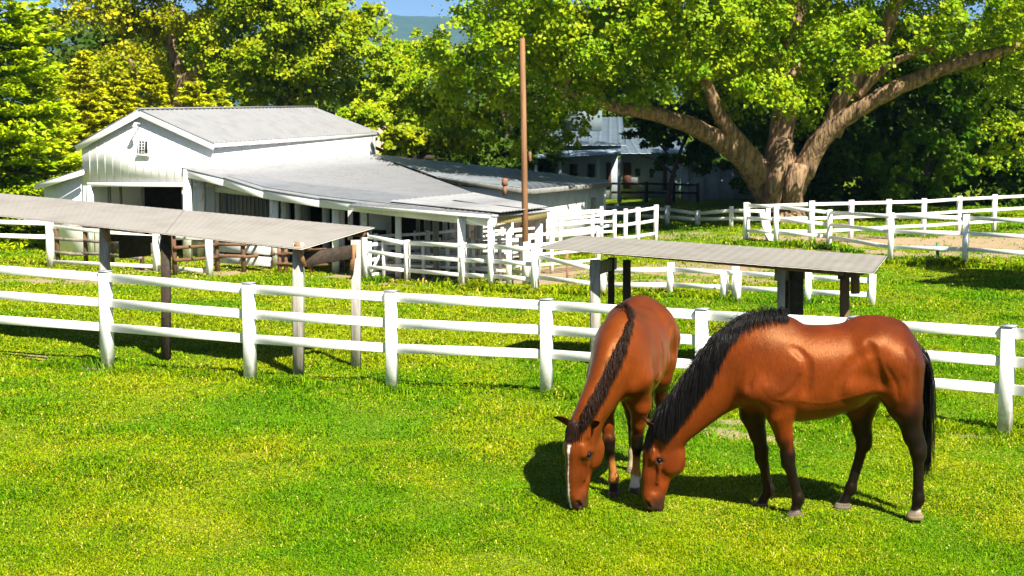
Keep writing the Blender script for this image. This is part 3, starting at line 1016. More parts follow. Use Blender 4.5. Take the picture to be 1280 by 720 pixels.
fence("pole_fence", "brown pole fence with a white post beside it at the far left corral", [
    (73, 329, 279), (108, 331, 281), (141, 333, 283), (178, 337, 287)], (.95, .62, .28), BW, M["greywood"], pw=.12, rh=.09, jit=.03, round_=True)
fence("pole_fence", "brown pole fence in front of the white stable wall under the grey roof", [
    (219, 344, 288), (272, 339, 284), (305, 340, 284), (338, 336, 283)], (.92, .62, .34), BW, BW, pw=.12, rh=.09, jit=.03, round_=True)
fence("pole_fence", "low dark pole fence between the paired roof posts", [
    (350, 341, 303), (357, 341, 300), (388, 341, 310), (428, 341, 308), (456, 342, 311)], (.92, .62, .30), M["rust"], BW, pw=.10, rh=.07, jit=.03, round_=True)
fence("pole_fence", "brown pole fence far left behind the first brown one", [
    (150, 318, 278), (190, 319, 279), (230, 320, 280), (262, 322, 282)], (.92, .55), M["greywood"], M["greywood"], pw=.10, rh=.08, jit=.03, round_=True)

# stake, leaning plank, green post
b = G(709, 366); t = P(709, 316, b[1])
st = MB().bar(b - np.array([0, 0, .1]), t, .05, .03).build("stake", M["rust"], None, loc=b)
tag(st, "thin rusty steel stake standing just left of the grey roofed feeder", "stake")
b = G(965, 306); t = P(953, 266, b[1] + .25)
pk = MB().bar(b, t, .34, .05).build("leaning_board", M["vinyl"], None, loc=b)
tag(pk, "white board leaning on the fence corner in front of the tree trunk", "board")
b = G(1172, 331); t = P(1172, 303, b[1])
M["green"] = mat("green_painted_steel", (.03, .13, .03), .5)
gp = MB().bar(b - np.array([0, 0, .1]), t, .07, .05).build("steel_post", M["green"], None, loc=b)
tag(gp, "short green steel post in the grass by the right paddock fence", "post")

# ================================================================ corrugated roofs
def roofmat(name, base, var, rough=.55, spec=.4, metal=0.0):
    m = mat(name, base, rough, spec, var=var, vscale=2.2, vlo=.45, vhi=.7, stretch=(1, 1, 1), metal=metal)
    return m


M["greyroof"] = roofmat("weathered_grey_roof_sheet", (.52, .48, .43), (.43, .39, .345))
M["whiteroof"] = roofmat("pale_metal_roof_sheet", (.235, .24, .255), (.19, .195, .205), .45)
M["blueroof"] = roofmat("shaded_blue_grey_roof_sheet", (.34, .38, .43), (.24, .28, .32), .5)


def corrugated(ribA, ribB, pitch, amp, thick=.012, per=8, shape='sine'):
    """sheet whose ribs run like the two polylines ribA, ribB; waves run across from A to B"""
    A = np.asarray(ribA, float); B = np.asarray(ribB, float)
    w_ = np.linalg.norm((A - B), axis=1).max()
    n = max(4, int(w_ / pitch)) * per
    n = min(n, 1600)
    s = np.linspace(0, 1, n + 1)
    if shape == 'sine':
        z = amp * np.sin(2 * math.pi * s * n / per)
    else:
        ph = (s * n / per) % 1.0
        z = amp * np.clip(1.6 - np.abs(ph - .5) * 9, 0, 1)
    m = len(A)
    top = A[:, None] * (1 - s[None, :, None]) + B[:, None] * s[None, :, None]
    top = top + np.array([0, 0, 1.0]) * z[None, :, None]
    bot = top - np.array([0, 0, thick])
    V = np.concatenate([top.reshape(-1, 3), bot.reshape(-1, 3)])
    idx = np.arange(m * (n + 1)).reshape(m, n + 1); off = m * (n + 1)
    q1 = np.stack([idx[:-1, :-1], idx[:-1, 1:], idx[1:, 1:], idx[1:, :-1]], -1).reshape(-1, 4)
    q2 = q1[:, ::-1] + off
    q = [q1, q2]
    for row in (idx[0], idx[-1]):
        q.append(np.stack([row[:-1], row[1:], row[1:] + off, row[:-1] + off], -1))
    for colm in (idx[:, 0], idx[:, -1]):
        q.append(np.stack([colm[:-1], colm[1:], colm[1:] + off, colm[:-1] + off], -1))
    return V, np.concatenate(q)


def roof(name, ribA, ribB, pitch, amp, m, parent, shape='sine', thick=.012):
    V, Q = corrugated(ribA, ribB, pitch, amp, thick, shape=shape)
    return np_mesh(name, V, [Q], m, parent)


def post_to(px, pyb, pyt, d, w, m, parent, name="post", rnd=False):
    b = P(px, pyb, d); b[2] = float(terr(b[0], b[1]))
    t = P(px, pyt, d)
    mb = MB()
    if rnd: mb.tube([b - (0, 0, .15), (b + t) / 2, t], [w * .55, w * .5, w * .5], 12, jit=.06)
    else: mb.bar(b - np.array([0, 0, .15]), t, w, w, up=(0, 1, 0), bev=.008)
    o = mb.build(name, m, parent)
    return o, b, t


# left shelter ---------------------------------------------------------------
c0 = P(290, 470, 18.2); c0[2] = float(terr(c0[0], c0[1]))
sh = thing("shelter", "long low shelter on the left with a pale grey tin roof on timber posts", "shelter", c0)
FR, BR = P(377, 311, 17.2), P(468, 284, 18.6)
FM, BM = P(207, 292, 18.35), P(230, 262.5, 19.9)
FL, BL = P(-170, 250.5, 21.0), P(-170, 226, 22.6)
front = [FL, FM, FR]; back = [BL, BM, BR]
# ribs run front to back: build in two bays
V1, Q1 = corrugated([FL, BL], [FM, BM], .11, .0011)
V2, Q2 = corrugated([FM, BM], [FR, BR], .11, .0011)
np_mesh("roof", np.concatenate([V1, V2]), [np.concatenate([Q1, Q2 + len(V1)])], M["greyroof"], sh)
dn = np.array([0, 0, 1.0])
o, b, t = post_to(373, 472, 303, 17.45, .13, M["palewood"], sh); pf2 = t
o, b, t = post_to(445, 463, 300, 18.1, .12, M["palewood"], sh); pb2 = t
o, b, t = post_to(207.5, 455, 289, 18.55, .11, M["darkwood"], sh)  # dark timber here paints in the shade under the roof
o, b, t = post_to(131, 460, 279, 19.2, .12, M["palewood"], sh); pf1 = t
o, b, t = post_to(-60, 460, 262, 20.6, .12, M["palewood"], sh)
MB().bar(P(370, 326, 17.42), P(445, 314, 18.08), .07, .17).build("beam", M["darkwood"], sh)
MB().bar(FM - dn * .05 + (0, .30, .04), FR - dn * .05 + (-.1, .30, .04), .06, .06).build("beam", M["brownwood"], sh)
MB().bar(FL - dn * .05 + (0, .30, .04), FM - dn * .05 + (-.05, .30, .04), .06, .06).build("beam", M["brownwood"], sh)
MB().bar(BM - dn * .08 + (0, -.14, 0), BR - dn * .08 + (-.1, -.14, 0), .09, .09).build("beam", M["brownwood"], sh)
MB().bar(BL - dn * .08 + (0, -.14, 0), BM - dn * .08 + (0, -.14, 0), .09, .09).build("beam", M["brownwood"], sh)
MB().bar(P(128, 297, 19.25), P(188, 299, 20.0), .08, .10).build("beam", M["darkwood"], sh)
MB().bar(P(150, 312, 19.5), P(187, 309, 20.0), .05, .24).build("hanging_board", M["darkwood"], sh)
for (x0, y0, x1, y1, d, mm) in ((371, 303, 381, 333, 17.36, "orangewood"), (443, 306, 439, 343, 18.02, "orangewood"), (127, 280, 137, 302, 19.12, "orangewood"), (133, 300, 133, 336, 19.28, "brownwood")):
    MB().bar(P(x0, y0, d), P(x1, y1, d), .055, .05).build("brace", M[mm], sh)

# right feeder shelter --------------------------------------------------------
c0 = P(900, 440, 18.0); c0[2] = float(terr(c0[0], c0[1]))
fs = thing("feeder_shelter", "low shelter behind the horses with a pale corrugated roof on short posts", "shelter", c0)
FL, FR, BL, BR = P(674, 309.5, 18.3), P(1092, 341, 16.7), P(723, 294, 19.6), P(1109, 319.5, 18.0)
roof("roof", [FL, BL], [FR, BR], .13, .0013, M["greyroof"], fs)
for (px, pyt, d, w_, mm) in ((744, 325, 18.35, .13, "palewood"), (764, 322, 19.0, .085, "darkwood"), (783.5, 325, 18.6, .10, "darkwood"),
                             (976.5, 337, 17.45, .085, "palewood"), (995, 337, 17.6, .16, "darkwood"), (986, 337, 17.8, .09, "darkwood"), (1056, 340, 17.3, .10, "brownwood")):
    post_to(px, 440, pyt, d, w_, M[mm], fs)
MB().bar(P(740, 338, 18.3), P(768, 329, 19.15), .07, .16).build("beam", M["greywood"], fs)
MB().bar(P(971, 343, 17.45), P(1003, 341, 17.9), .07, .16).build("beam", M["greywood"], fs)
MB().bar(P(1050, 343, 17.2), P(1085, 336, 17.9), .06, .12).build("beam", M["darkwood"], fs)
MB().bar(FL - dn * .05 + (.3, .25, .02), FR - dn * .05 + (-.3, .25, .02), .05, .05).build("beam", M["brownwood"], fs)
MB().bar(BL - dn * .06 + (.2, -.15, 0), BR - dn * .06 + (-.2, -.15, 0), .07, .07).build("beam", M["brownwood"], fs)
MB().bar(P(1069, 345, 17.7), P(1069, 367, 17.7), .10, .08).build("brace", M["brownwood"], fs)

# the tall brown pole ----------------------------------------------------------
b = G(657.5, 357); t = P(653, 48, b[1])
po = thing("utility_pole", "tall orange-brown wooden pole standing by the end of the stable roof", "pole", b)
MB().tube([b - (0, 0, .3), (b + t) / 2, t], [.074, .068, .058], 14, jit=.03).build("shaft", M["pole"], po, smooth=True)
wb = P(656.5, 352, b[1])
MB().tube([b + (0, 0, .02), b + (-.005, 0, 1.0)], [.083, .081], 14).build("painted_foot", M["oldwhite"], po, smooth=True)
q = P(662.5, 196, b[1])
MB().box(q - (0, 0, .1), .06, .07, .22).build("meter_box", M["rust"], po)

# ================================================================ barn and stable
M["boards"] = mat("white_board_siding", (.84, .84, .84), .55, .3, var=(.76, .76, .75), vscale=5, vlo=.5, vhi=.75, bump=.1, stretch=(1, 1, .3))
M["shedwhite"] = mat("flaking_whitewash", (.60, .61, .60), .7, .2, var=(.42, .42, .40), vscale=4, vlo=.52, vhi=.72, bump=.2, stretch=(1, 1, .5))
M["siding_grey"] = mat("grey_timber_siding", (.22, .21, .195), .8, .2, var=(.15, .14, .13), vscale=8, stretch=(1, 1, .2))
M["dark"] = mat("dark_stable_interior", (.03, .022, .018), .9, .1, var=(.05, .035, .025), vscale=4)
M["trim"] = mat("white_trim_paint", (.80, .80, .79), .5, .4)
M["glass"] = mat("dark_window_glass", (.02, .025, .03), .1, .6)
M["drip"] = mat("dark_roof_edge_flashing", (.16, .18, .20), .5)

g0 = P(185, 300, 41.5); g0[2] = float(terr(g0[0], g0[1]))
barn = thing("barn", "white gabled barn with pale metal roof, small gable vent and a wide dark doorway", "barn", g0)
GR = np.array([-8.58, 41.0]); GDIR = nrm(np.array([-.995, .10])); LDIR = nrm(np.array([.276, .961]))
WID, LEN = 3.9, 12.7


def gp_(s, z, back=0.0):
    """point on the gable: s metres left of the right corner, height z, pushed back along the barn"""
    p = GR + GDIR * s + LDIR * back
    return np.array([p[0], p[1], z])


ZB = -.55
z_er = P(265, 181, 41.0)[2]; z_el = P(105, 184, 41.4)[2]; z_ap = P(175, 140, 41.22)[2]
z_open = P(170, 232, 41.5)[2]
s_ap = 2.21
t_ = 0.10
back_v = np.array([LDIR[0], LDIR[1], 0]) * t_
m = MB()
s_o0, s_o1 = .95, 3.64      # doorway between these
m.prism([gp_(WID, z_open), gp_(0, z_open), gp_(0, z_er), gp_(s_ap, z_ap), gp_(WID, z_el)], back_v)
m.prism([gp_(WID, ZB), gp_(s_o1, ZB), gp_(s_o1, z_open - .001), gp_(WID, z_open - .001)], back_v)
m.prism([gp_(s_o0, ZB), gp_(0, ZB), gp_(0, z_open - .001), gp_(s_o0, z_open - .001)], back_v)
gw = m.build("gable_wall", M["boards"], barn)
# board seams as raised battens and lap lines
m = MB()
for i in range(1, 17):
    s_ = WID * i / 17
    zt = z_er + (z_ap - z_er) * s_ / s_ap if s_ < s_ap else z_el + (z_ap - z_el) * (WID - s_) / (WID - s_ap)
    m.bar(gp_(s_, z_open + .02, -.012), gp_(s_, zt - .06, -.004), .016, .008, up=(LDIR[0], LDIR[1], 0))
m.build("batten", M["boards"], gw)
# side and back walls
m = MB()
sv = np.array([GDIR[0], GDIR[1], 0]) * .1
z_er2 = P(465, 168, 53.3)[2]
m.prism([gp_(0, ZB, .1), gp_(0, ZB, LEN), gp_(0, z_er2, LEN), gp_(0, z_er, .1)], sv)
m.build("side_wall", M["boards"], barn)
MB().prism([gp_(WID - .1, ZB, .1), gp_(WID - .1, ZB, LEN), gp_(WID - .1, z_el, LEN), gp_(WID - .1, z_el, .1)], sv).build("side_wall", M["boards"], barn)
z_ap2 = P(390, 137, 53.4)[2]
MB().prism([gp_(WID, ZB, LEN), gp_(0, ZB, LEN), gp_(0, z_er2, LEN), gp_(s_ap, z_ap2, LEN), gp_(WID, z_el, LEN)], -back_v).build("back_wall", M["boards"], barn)
# inside of the doorway
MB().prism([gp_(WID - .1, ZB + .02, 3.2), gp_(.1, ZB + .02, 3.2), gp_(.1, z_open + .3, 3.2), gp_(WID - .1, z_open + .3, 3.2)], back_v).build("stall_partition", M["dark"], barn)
for s_, w_ in ((3.4, .09), (3.05, .07), (2.4, .06)):
    MB().bar(gp_(s_, ZB, .5), gp_(s_, z_open + .2, .5), w_, w_).build("inner_post", M["greywood"], barn)
# main roof
ov, ovs = .32, .25
dz_r = (z_ap - z_er) / s_ap; dz_l = (z_ap - z_el) / (WID - s_ap)
lift = .10
R0, R1 = P(174, 136.5, 41.08), P(391, 133.5, 53.6)
E0, E1 = P(268, 179.0, 40.88), P(474, 165.5, 53.6)
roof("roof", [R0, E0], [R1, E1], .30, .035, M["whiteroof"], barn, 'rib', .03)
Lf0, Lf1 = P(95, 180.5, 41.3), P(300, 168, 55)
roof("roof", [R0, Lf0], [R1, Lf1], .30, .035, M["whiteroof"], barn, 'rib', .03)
MB().bar(R0 + dn * .02, R1 + dn * .02, .22, .04).build("ridge_cap", M["whiteroof"], barn)
for a, b in ((R0, E0), (R0, Lf0)):
    o = MB().bar(a - dn * .12 + (0, -.02, 0), b - dn * .12 + (0, -.02, 0), .05, .17).build("rake_board", M["trim"], barn)
    MB().bar(a - dn * .012 + (0, -.03, 0), b - dn * .012 + (0, -.03, 0), .05, .035).build("flashing", M["drip"], o)
MB().bar(E0 - dn * .07, E1 - dn * .07, .04, .10).build("fascia", M["trim"], barn)
for i in range(14):
    f_ = (i + .5) / 14
    a = E0 + (E1 - E0) * f_ - dn * .10
    MB().bar(a, a + np.array([GDIR[0], GDIR[1], 0]) * .3 + dn * .06, .06, .10).build("rafter", M["trim"], barn)
for f_ in (.14, .34, .62, .80):
    a = gp_(-.02, P(265, 186, 41)[2] + .0, LEN * f_)
    MB().bar(a - dn * .02, a - dn * .62, .025, .03).build("batten", M["siding_grey"] if f_ in (.14, .8) else M["boards"], barn)
# vent
v0 = P(180.5, 193.5, 41.2); v1 = P(180.5, 176, 41.2)
vd = -np.array([LDIR[0], LDIR[1], 0])
vo = MB().bar(v0 + vd * .05, v1 + vd * .05, .27, .03, up=vd).build("vent", M["glass"], barn)
fr = MB()
hx = np.array([GDIR[0], GDIR[1], 0])
for s_ in (-.14, .14): fr.bar(v0 + vd * .07 + hx * s_, v1 + vd * .07 + hx * s_, .035, .03, up=vd)
fr.bar(v0 + vd * .075 - hx * .2, v0 + vd * .075 + hx * .2, .07, .05); fr.bar(v1 + vd * .07 - hx * .155, v1 + vd * .07 + hx * .155, .03, .035)
fr.build("frame", M["trim"], vo)
fr = MB()
for s_ in (-.045, .045): fr.bar(v0 + vd * .07 + hx * s_ + dn * .04, v1 + vd * .07 + hx * s_ - dn * .02, .016, .02, up=vd)
for k in range(1, 5):
    a = v0 + (v1 - v0) * k / 5 + vd * .067
    fr.bar(a - hx * .12, a + hx * .12, .015, .014)
fr.build("muntin", M["trim"], vo)
# lamp under the apex
a = P(176, 155, 41.2)
lm = MB(); lm.bar(a, a + vd * .3 + dn * .03, .03, .03); lm.tube([a + vd * .3 + dn * .03, a + vd * .33 - dn * .07, a + vd * .34 - dn * .1], [.03, .07, .09], 10)
lm.build("gable_lamp", M["trim"], barn)
# left lean-to
lw = MB()
a0, a1 = P(55, 250, 42.4), P(106, 250, 41.45)
z0, z1 = P(55, 229, 42.4)[2], P(106, 214, 41.45)[2]
lw.prism([(a0[0], a0[1], ZB), (a1[0], a1[1], ZB), (a1[0], a1[1], z1), (a0[0], a0[1], z0)], (.1, .3, 0))
lf = lw.build("side_room_wall", M["boards"], barn)
lw = MB()
lw.prism([(a0[0], a0[1] + .31, ZB), (a0[0] + 1.4, a0[1] + 5, ZB), (a0[0] + 1.4, a0[1] + 5, z0), (a0[0], a0[1] + .31, z0)], (.1, 0, 0))
lw.build("side_room_wall", M["boards"], barn)
A0, A1, B0, B1 = P(105, 211, 41.2), P(160, 203, 47), P(44, 230.5, 42.1), P(100, 222, 49)
lr = roof("side_room_roof", [A0, B0], [A1, B1], .30, .02, M["whiteroof"], barn, 'rib', .03)
MB().bar(A0 - dn * .10 + (0, -.03, 0), B0 - dn * .10 + (0, -.03, 0), .05, .14).build("rake_board", M["trim"], lr)
MB().bar(gp_(s_o1 + .05, ZB, -.05), gp_(s_o1 + .05, z_open, -.05), .12, .08).build("door_post", M["trim"], barn)
MB().bar(gp_(s_o1 + .1, z_open + .04, -.045), gp_(.0, z_open + .04, -.045), .06, .12).build("lintel", M["trim"], barn)

M['shaderoof'] = roofmat('painted_shade_roof_sheet', (.165, .175, .195), (.125, .135, .15), .5)  # darker grey-blue that paints shading onto the stable roof
# ---------------------------------------------------------------- open stable (lean-to)
c0 = P(470, 320, 36); c0[2] = float(terr(c0[0], c0[1]))
stb = thing("open_stable", "low open-fronted stable with a long pale curved metal roof and white posts beside the barn", "stable", c0)
fp = [(228, 210, 40.2), (280, 222, 39.0), (330, 237, 37.7), (400, 247.5, 36.0), (480, 256.5, 34.2), (550, 264, 32.6), (620, 270.5, 31.0)]
bp = [(466, 193.5, 53), (495, 205.5, 49), (522, 216, 45.7), (560, 230, 42), (600, 245, 38.5), (645, 255, 35.6), (688, 263.5, 33.4)]
rA = [P(*p) for p in fp]; rB = [P(*p) for p in bp]
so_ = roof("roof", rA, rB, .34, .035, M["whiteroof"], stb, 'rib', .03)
for i in range(6):
    o = MB().bar(rA[i] - dn * .13 + (0, -.03, 0), rA[i + 1] - dn * .13 + (0, -.03, 0), .05, .20).build("rake_board", M["trim"], so_)
    MB().bar(rA[i] - dn * .012 + (0, -.04, 0), rA[i + 1] - dn * .012 + (0, -.04, 0), .05, .03).build("flashing", M["drip"], so_)
def mixp(a, b, f): return [x + (y - x) * f for x, y in zip(a, b)]
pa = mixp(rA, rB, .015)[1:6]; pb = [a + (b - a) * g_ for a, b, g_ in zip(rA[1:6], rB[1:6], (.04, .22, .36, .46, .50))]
roof("roof_shade", [p + dn * .055 for p in pa], [p + dn * .055 for p in pb], .34, .02, M["shaderoof"], stb, 'rib', .02)  # added sheet, its dark colour stands in for shade on the flatter slope
pa = [a + (b - a) * .03 for a, b in zip(rA, rB)][4:]; pb = [a + (b - a) * .95 for a, b in zip(rA, rB)][4:]
roof("end_sheet", [p + dn * .10 + np.array([.08, -.06, 0]) for p in pa], [p + dn * .10 for p in pb], .28, .02, M["whiteroof"], stb, 'rib', .02)
MB().bar(rA[-1] - dn * .10 + (-.1, .1, 0), rB[-1] - dn * .10 + (-.12, -.1, 0), .10, .16).build("beam", mat("ochre_eave_beam", (.30, .24, .10), .8), stb)
# second lower canopy fascia along the right half of the front
q0, q1 = P(437, 258, 34.6), P(612, 271, 31.0)
MB().bar(q0, q1, .06, .07).build("canopy_board", M["trim"], stb)
V, Q = corrugated([q0 + dn * .04, q0 + np.array([.5, 1.0, .14])], [q1 + dn * .04, q1 + np.array([.3, .9, .12])], .2, .008)
np_mesh("canopy", V, [Q], M["whiteroof"], stb)
# posts along the front
for px, pyb, pyt, d, w_, mm in ((235, 330, 212, 40.1, .22, "oldwhite"), (252, 330, 224, 40.6, .20, "oldwhite"), (343, 332, 240, 37.7, .22, "oldwhite"), (355, 332, 246, 38.6, .15, "oldwhite"),
                                (420, 336, 251, 35.9, .18, "oldwhite"), (427, 336, 254, 36.3, .15, "oldwhite"), (455, 340, 256, 35.2, .15, "oldwhite"), (498, 345, 262, 34.0, .14, "oldwhite"),
                                (545, 350, 264, 33.4, .13, "siding_grey"), (577, 360, 270, 31.8, .17, "oldwhite"), (614, 362, 273, 31.1, .15, "oldwhite"), (636, 360, 272, 32.0, .13, "oldwhite"),
                                (672, 352, 266, 33.3, .13, "oldwhite")):
    post_to(px, pyb, pyt, d, w_, M[mm], stb)
a = P(438, 262, 35.0); MB().bar(a - dn * .02, P(438, 300, 35.0), .12, .1).build("post", M["palewood"], stb)
# stall front wall set back under the roof, with dark openings
wl = [(262, 41.2), (620, 36.6)]


def wp(px, z):
    f_ = (px - 262) / (620 - 262)
    d = 41.2 + (36.6 - 41.2) * f_
    p = P(px, 300, d); p[2] = z
    return p


def rz(px):
    """underside of the roof above the stall wall"""
    return np.interp(px, [262, 300, 345, 400, 460, 520, 620], [1.62, 1.50, 1.38, 1.24, 1.14, 1.06, .96])


off = np.array([.04, .12, 0])
for x0, x1, mm in ((262, 274, "shedwhite"), (281, 341, "siding_grey"), (352, 361, "shedwhite"), (369, 376, "shedwhite"), (377, 386, "siding_grey"), (403, 410, "shedwhite"),
                   (450, 456, "shedwhite"), (461, 487, "shedwhite"), (494, 499, "shedwhite"), (520, 523, "palewood"), (530, 536, "palewood"), (540, 545, "palewood"), (553, 557, "shedwhite"),
                   (562, 567, "shedwhite"), (571, 575, "shedwhite"), (581, 586, "shedwhite"), (596, 602, "shedwhite")):
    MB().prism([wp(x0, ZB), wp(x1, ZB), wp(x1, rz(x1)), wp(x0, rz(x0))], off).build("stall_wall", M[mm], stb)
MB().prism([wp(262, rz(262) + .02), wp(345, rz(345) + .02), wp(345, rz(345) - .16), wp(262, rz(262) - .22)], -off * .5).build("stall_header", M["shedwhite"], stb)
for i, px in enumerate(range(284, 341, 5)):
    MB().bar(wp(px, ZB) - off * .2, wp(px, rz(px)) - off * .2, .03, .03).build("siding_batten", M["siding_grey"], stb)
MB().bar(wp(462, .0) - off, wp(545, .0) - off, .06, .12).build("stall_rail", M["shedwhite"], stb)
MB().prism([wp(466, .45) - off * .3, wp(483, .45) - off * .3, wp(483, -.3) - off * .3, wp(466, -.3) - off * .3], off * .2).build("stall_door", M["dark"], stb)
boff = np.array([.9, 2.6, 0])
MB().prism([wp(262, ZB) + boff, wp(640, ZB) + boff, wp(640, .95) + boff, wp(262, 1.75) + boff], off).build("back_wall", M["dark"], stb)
# hay rack / white bits hanging in the stalls
for px, z in ((564, .55), (570, .6), (400, .5)):
    a = wp(px, z) - off * 2
    MB().bar(a, a - dn * .25, .14, .05).build("hanging_cloth", M["trim"], stb)
# low white boards seen against the grass under the roof
for x0, x1 in ((268, 300), (304, 334)):
    pass
a0, a1 = P(266, 300, 37.6), P(338, 300, 36.4)
for k in range(3):
    z = float(terr(a0[0], a0[1])) + .22 + .30 * k
    MB().bar((a0[0], a0[1], z), (a1[0], a1[1], z), .04, .24).build("kick_board", M["shedwhite"], stb)

# ---------------------------------------------------------------- low white shed
c0 = P(662, 290, 44.4); c0[2] = float(terr(c0[0], c0[1]))
ls = thing("low_shed", "low white shed with a dappled blue-grey sloping roof to the right of the stable", "shed", c0)
Cn, Br, Dl, Ab = P(663, 236.5, 44.0), P(763, 227.5, 48.0), P(546, 220.5, 46.6), P(466, 192.5, 52.2)
Fl = P(632, 210, 51.5)
V1, Q1 = corrugated([Dl, Ab], [Cn, Fl], .34, .02, .03, shape='rib')
V2, Q2 = corrugated([Cn, Fl], [Br, Br + (Fl - Cn) * .12], .34, .02, .03, shape='rib')
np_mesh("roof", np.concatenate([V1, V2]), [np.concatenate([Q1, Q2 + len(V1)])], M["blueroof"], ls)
for a, b in ((Dl, Cn), (Cn, Br)):
    MB().bar(a - dn * .09, b - dn * .09, .06, .13).build("fascia", M["siding_grey"], ls)
w0, w1, w2 = P(655, 240, 44.35), P(754, 232, 48.2), P(500, 226, 47.6)


def wall_(a, b, name="wall", m_="shedwhite"):
    d_ = nrm((b - a) * (1, 1, 0)); n_ = np.array([-d_[1], d_[0], 0])
    MB().prism([(a[0], a[1], ZB), (b[0], b[1], ZB), (b[0], b[1], b[2]), (a[0], a[1], a[2])], n_ * .1).build(name, M[m_], ls)


wall_(w2, w0); wall_(w0 + np.array([.02, .1, 0]), w1)
wall_(w1 + np.array([.1, .1, 0]), w1 + np.array([-1.2, 5, .3]))
a = P(733, 240, 47.35); MB().bar(a, P(733, 292, 47.35), .05, .05).build("corner_batten", M["shedwhite"], ls)
a = P(741, 262, 47.6); MB().bar(a, P(741, 247, 47.6), .22, .05).build("bare_patch_board", M["siding_grey"], ls)
# roof vent
a = P(631, 236, 43.0)
rv = MB(); rv.tube([a - dn * .2, a + dn * .1], [.06, .06], 12); rv.tube([a + dn * .1, a + dn * .12, a + dn * .30, a + dn * .32], [.07, .095, .095, .05], 12)
rv.build("roof_vent", M["rust"], ls, smooth=True)
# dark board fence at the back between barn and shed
fence("board_fence", "dark shaded board fence behind the low shed roof", [(505, 246, 192), (560, 246, 193), (610, 246, 194), (655, 246, 195)], (.93, .80, .67, .54, .41, .28, .15), M["darkwood"], M["darkwood"], pw=.12, rh=.22)

# ---------------------------------------------------------------- houses behind
M["shadedwhite"] = mat("shade_tinted_house_wall", (.42, .48, .55), .7, .2, var=(.35, .40, .46), vscale=3)  # white walls with the blue of the tree's shade put into the colour
M["houseroof"] = mat("sky_tinted_metal_roof", (.30, .40, .50), .4, .5, var=(.23, .32, .41), vscale=2)  # sky reflection and shade painted in as blue-grey
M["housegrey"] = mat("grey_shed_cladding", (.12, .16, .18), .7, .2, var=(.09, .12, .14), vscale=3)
M["doorbrown"] = mat("brown_door", (.10, .05, .035), .6)


def PZ(px, d, z):
    p = P(px, 200, d); p[2] = z
    return p


hg = float(terr(6, 68))
h1 = thing("house", "shaded blue-grey roofed outbuilding with a porch, seen under the big tree's left limb", "house", PZ(725, 68, hg))
zr = P(725, 146, 72)[2]; ze = P(725, 180, 67)[2]
MB().prism([PZ(672, 68, hg), PZ(772, 68, hg), PZ(772, 68, ze), PZ(672, 68, ze)], (0, .12, 0)).build("wall", M["shadedwhite"], h1)
MB().prism([PZ(672, 68.2, hg), PZ(664, 75, hg), PZ(664, 75, ze), PZ(672, 68.2, ze)], (.12, 0, 0)).build("wall", M["shadedwhite"], h1)
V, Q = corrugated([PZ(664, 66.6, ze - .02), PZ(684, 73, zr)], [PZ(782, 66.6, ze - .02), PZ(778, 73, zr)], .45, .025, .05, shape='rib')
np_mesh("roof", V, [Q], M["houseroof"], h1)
tw = MB(); tw.prism([PZ(709, 69.5, ze + .3), PZ(752, 69.5, ze + .3), PZ(752, 69.5, P(1, 138, 69.5)[2]), PZ(709, 69.5, P(1, 140, 69.5)[2])], (.1, 2.4, 0))
tw.build("loft", M["housegrey"], h1)
pr = MB(); pr.prism([PZ(668, 65.2, P(1, 199, 65.2)[2]), PZ(776, 65.2, P(1, 193, 65.2)[2]), PZ(776, 67.9, P(1, 183, 67.9)[2]), PZ(668, 67.9, P(1, 184, 67.9)[2])], (0, 0, .06))
pr.build("porch_roof", M["houseroof"], h1)
for px in (670, 700, 748, 774):
    MB().bar(PZ(px, 65.5, hg), PZ(px, 65.5, P(1, 197, 65.5)[2]), .14, .14).build("porch_post", M["shadedwhite"], h1)
for x0, x1, y0, y1, mm in ((680, 690, 206, 238, "doorbrown"), (712, 722, 205, 226, "glass"), (735, 744, 205, 226, "glass"), (758, 764, 203, 236, "doorbrown")):
    MB().prism([P(x0, y1, 67.95), P(x1, y1, 67.95), P(x1, y0, 67.95), P(x0, y0, 67.95)], (0, .03, 0)).build("door" if mm == "doorbrown" else "window", M[mm], h1)
h2 = thing("house", "small white cottage with dark door and windows left of the trunk", "house", PZ(812, 70, hg))
ze2 = P(1, 190, 70)[2]; zr2 = P(1, 160, 74)[2]
MB().prism([PZ(776, 70, hg), PZ(851, 70, hg), PZ(851, 70, ze2), PZ(776, 70, ze2)], (0, .12, 0)).build("wall", M["shadedwhite"], h2)
V, Q = corrugated([PZ(770, 69.2, ze2 - .02), PZ(752, 74, zr2)], [PZ(862, 69.2, ze2 - .02), PZ(840, 74, zr2)], .45, .025, .05, shape='rib')
np_mesh("roof", V, [Q], M["houseroof"], h2)
for x0, x1, y0, y1, mm in ((779, 789, 203, 236, "doorbrown"), (794, 800, 211, 220, "glass"), (829, 834, 210, 238, "doorbrown"), (812, 817, 211, 222, "glass")):
    MB().prism([P(x0, y1, 69.95), P(x1, y1, 69.95), P(x1, y0, 69.95), P(x0, y0, 69.95)], (0, .03, 0)).build("door" if mm == "doorbrown" else "window", M[mm], h2)
h3 = thing("boundary_wall", "long pale wall in deep shade behind the big tree trunk", "wall", PZ(895, 67, hg))
MB().prism([PZ(852, 67, hg), PZ(1010, 67, hg), PZ(1010, 67, P(1, 206, 67)[2]), PZ(852, 67, P(1, 209, 67)[2])], (0, .25, 0)).build("wall", M["shadedwhite"], h3)
for px in (858, 878, 897, 915, 940, 970):
    MB().bar(PZ(px, 66.93, hg), PZ(px, 66.93, P(1, 207, 67)[2]), .2, .12).build("pier", M["shadedwhite"], h3)
MB().bar(PZ(850, 66.98, P(1, 208, 67)[2] + .05), PZ(1012, 66.98, P(1, 205.5, 67)[2] + .05), .45, .09).build("coping", M["housegrey"], h3)
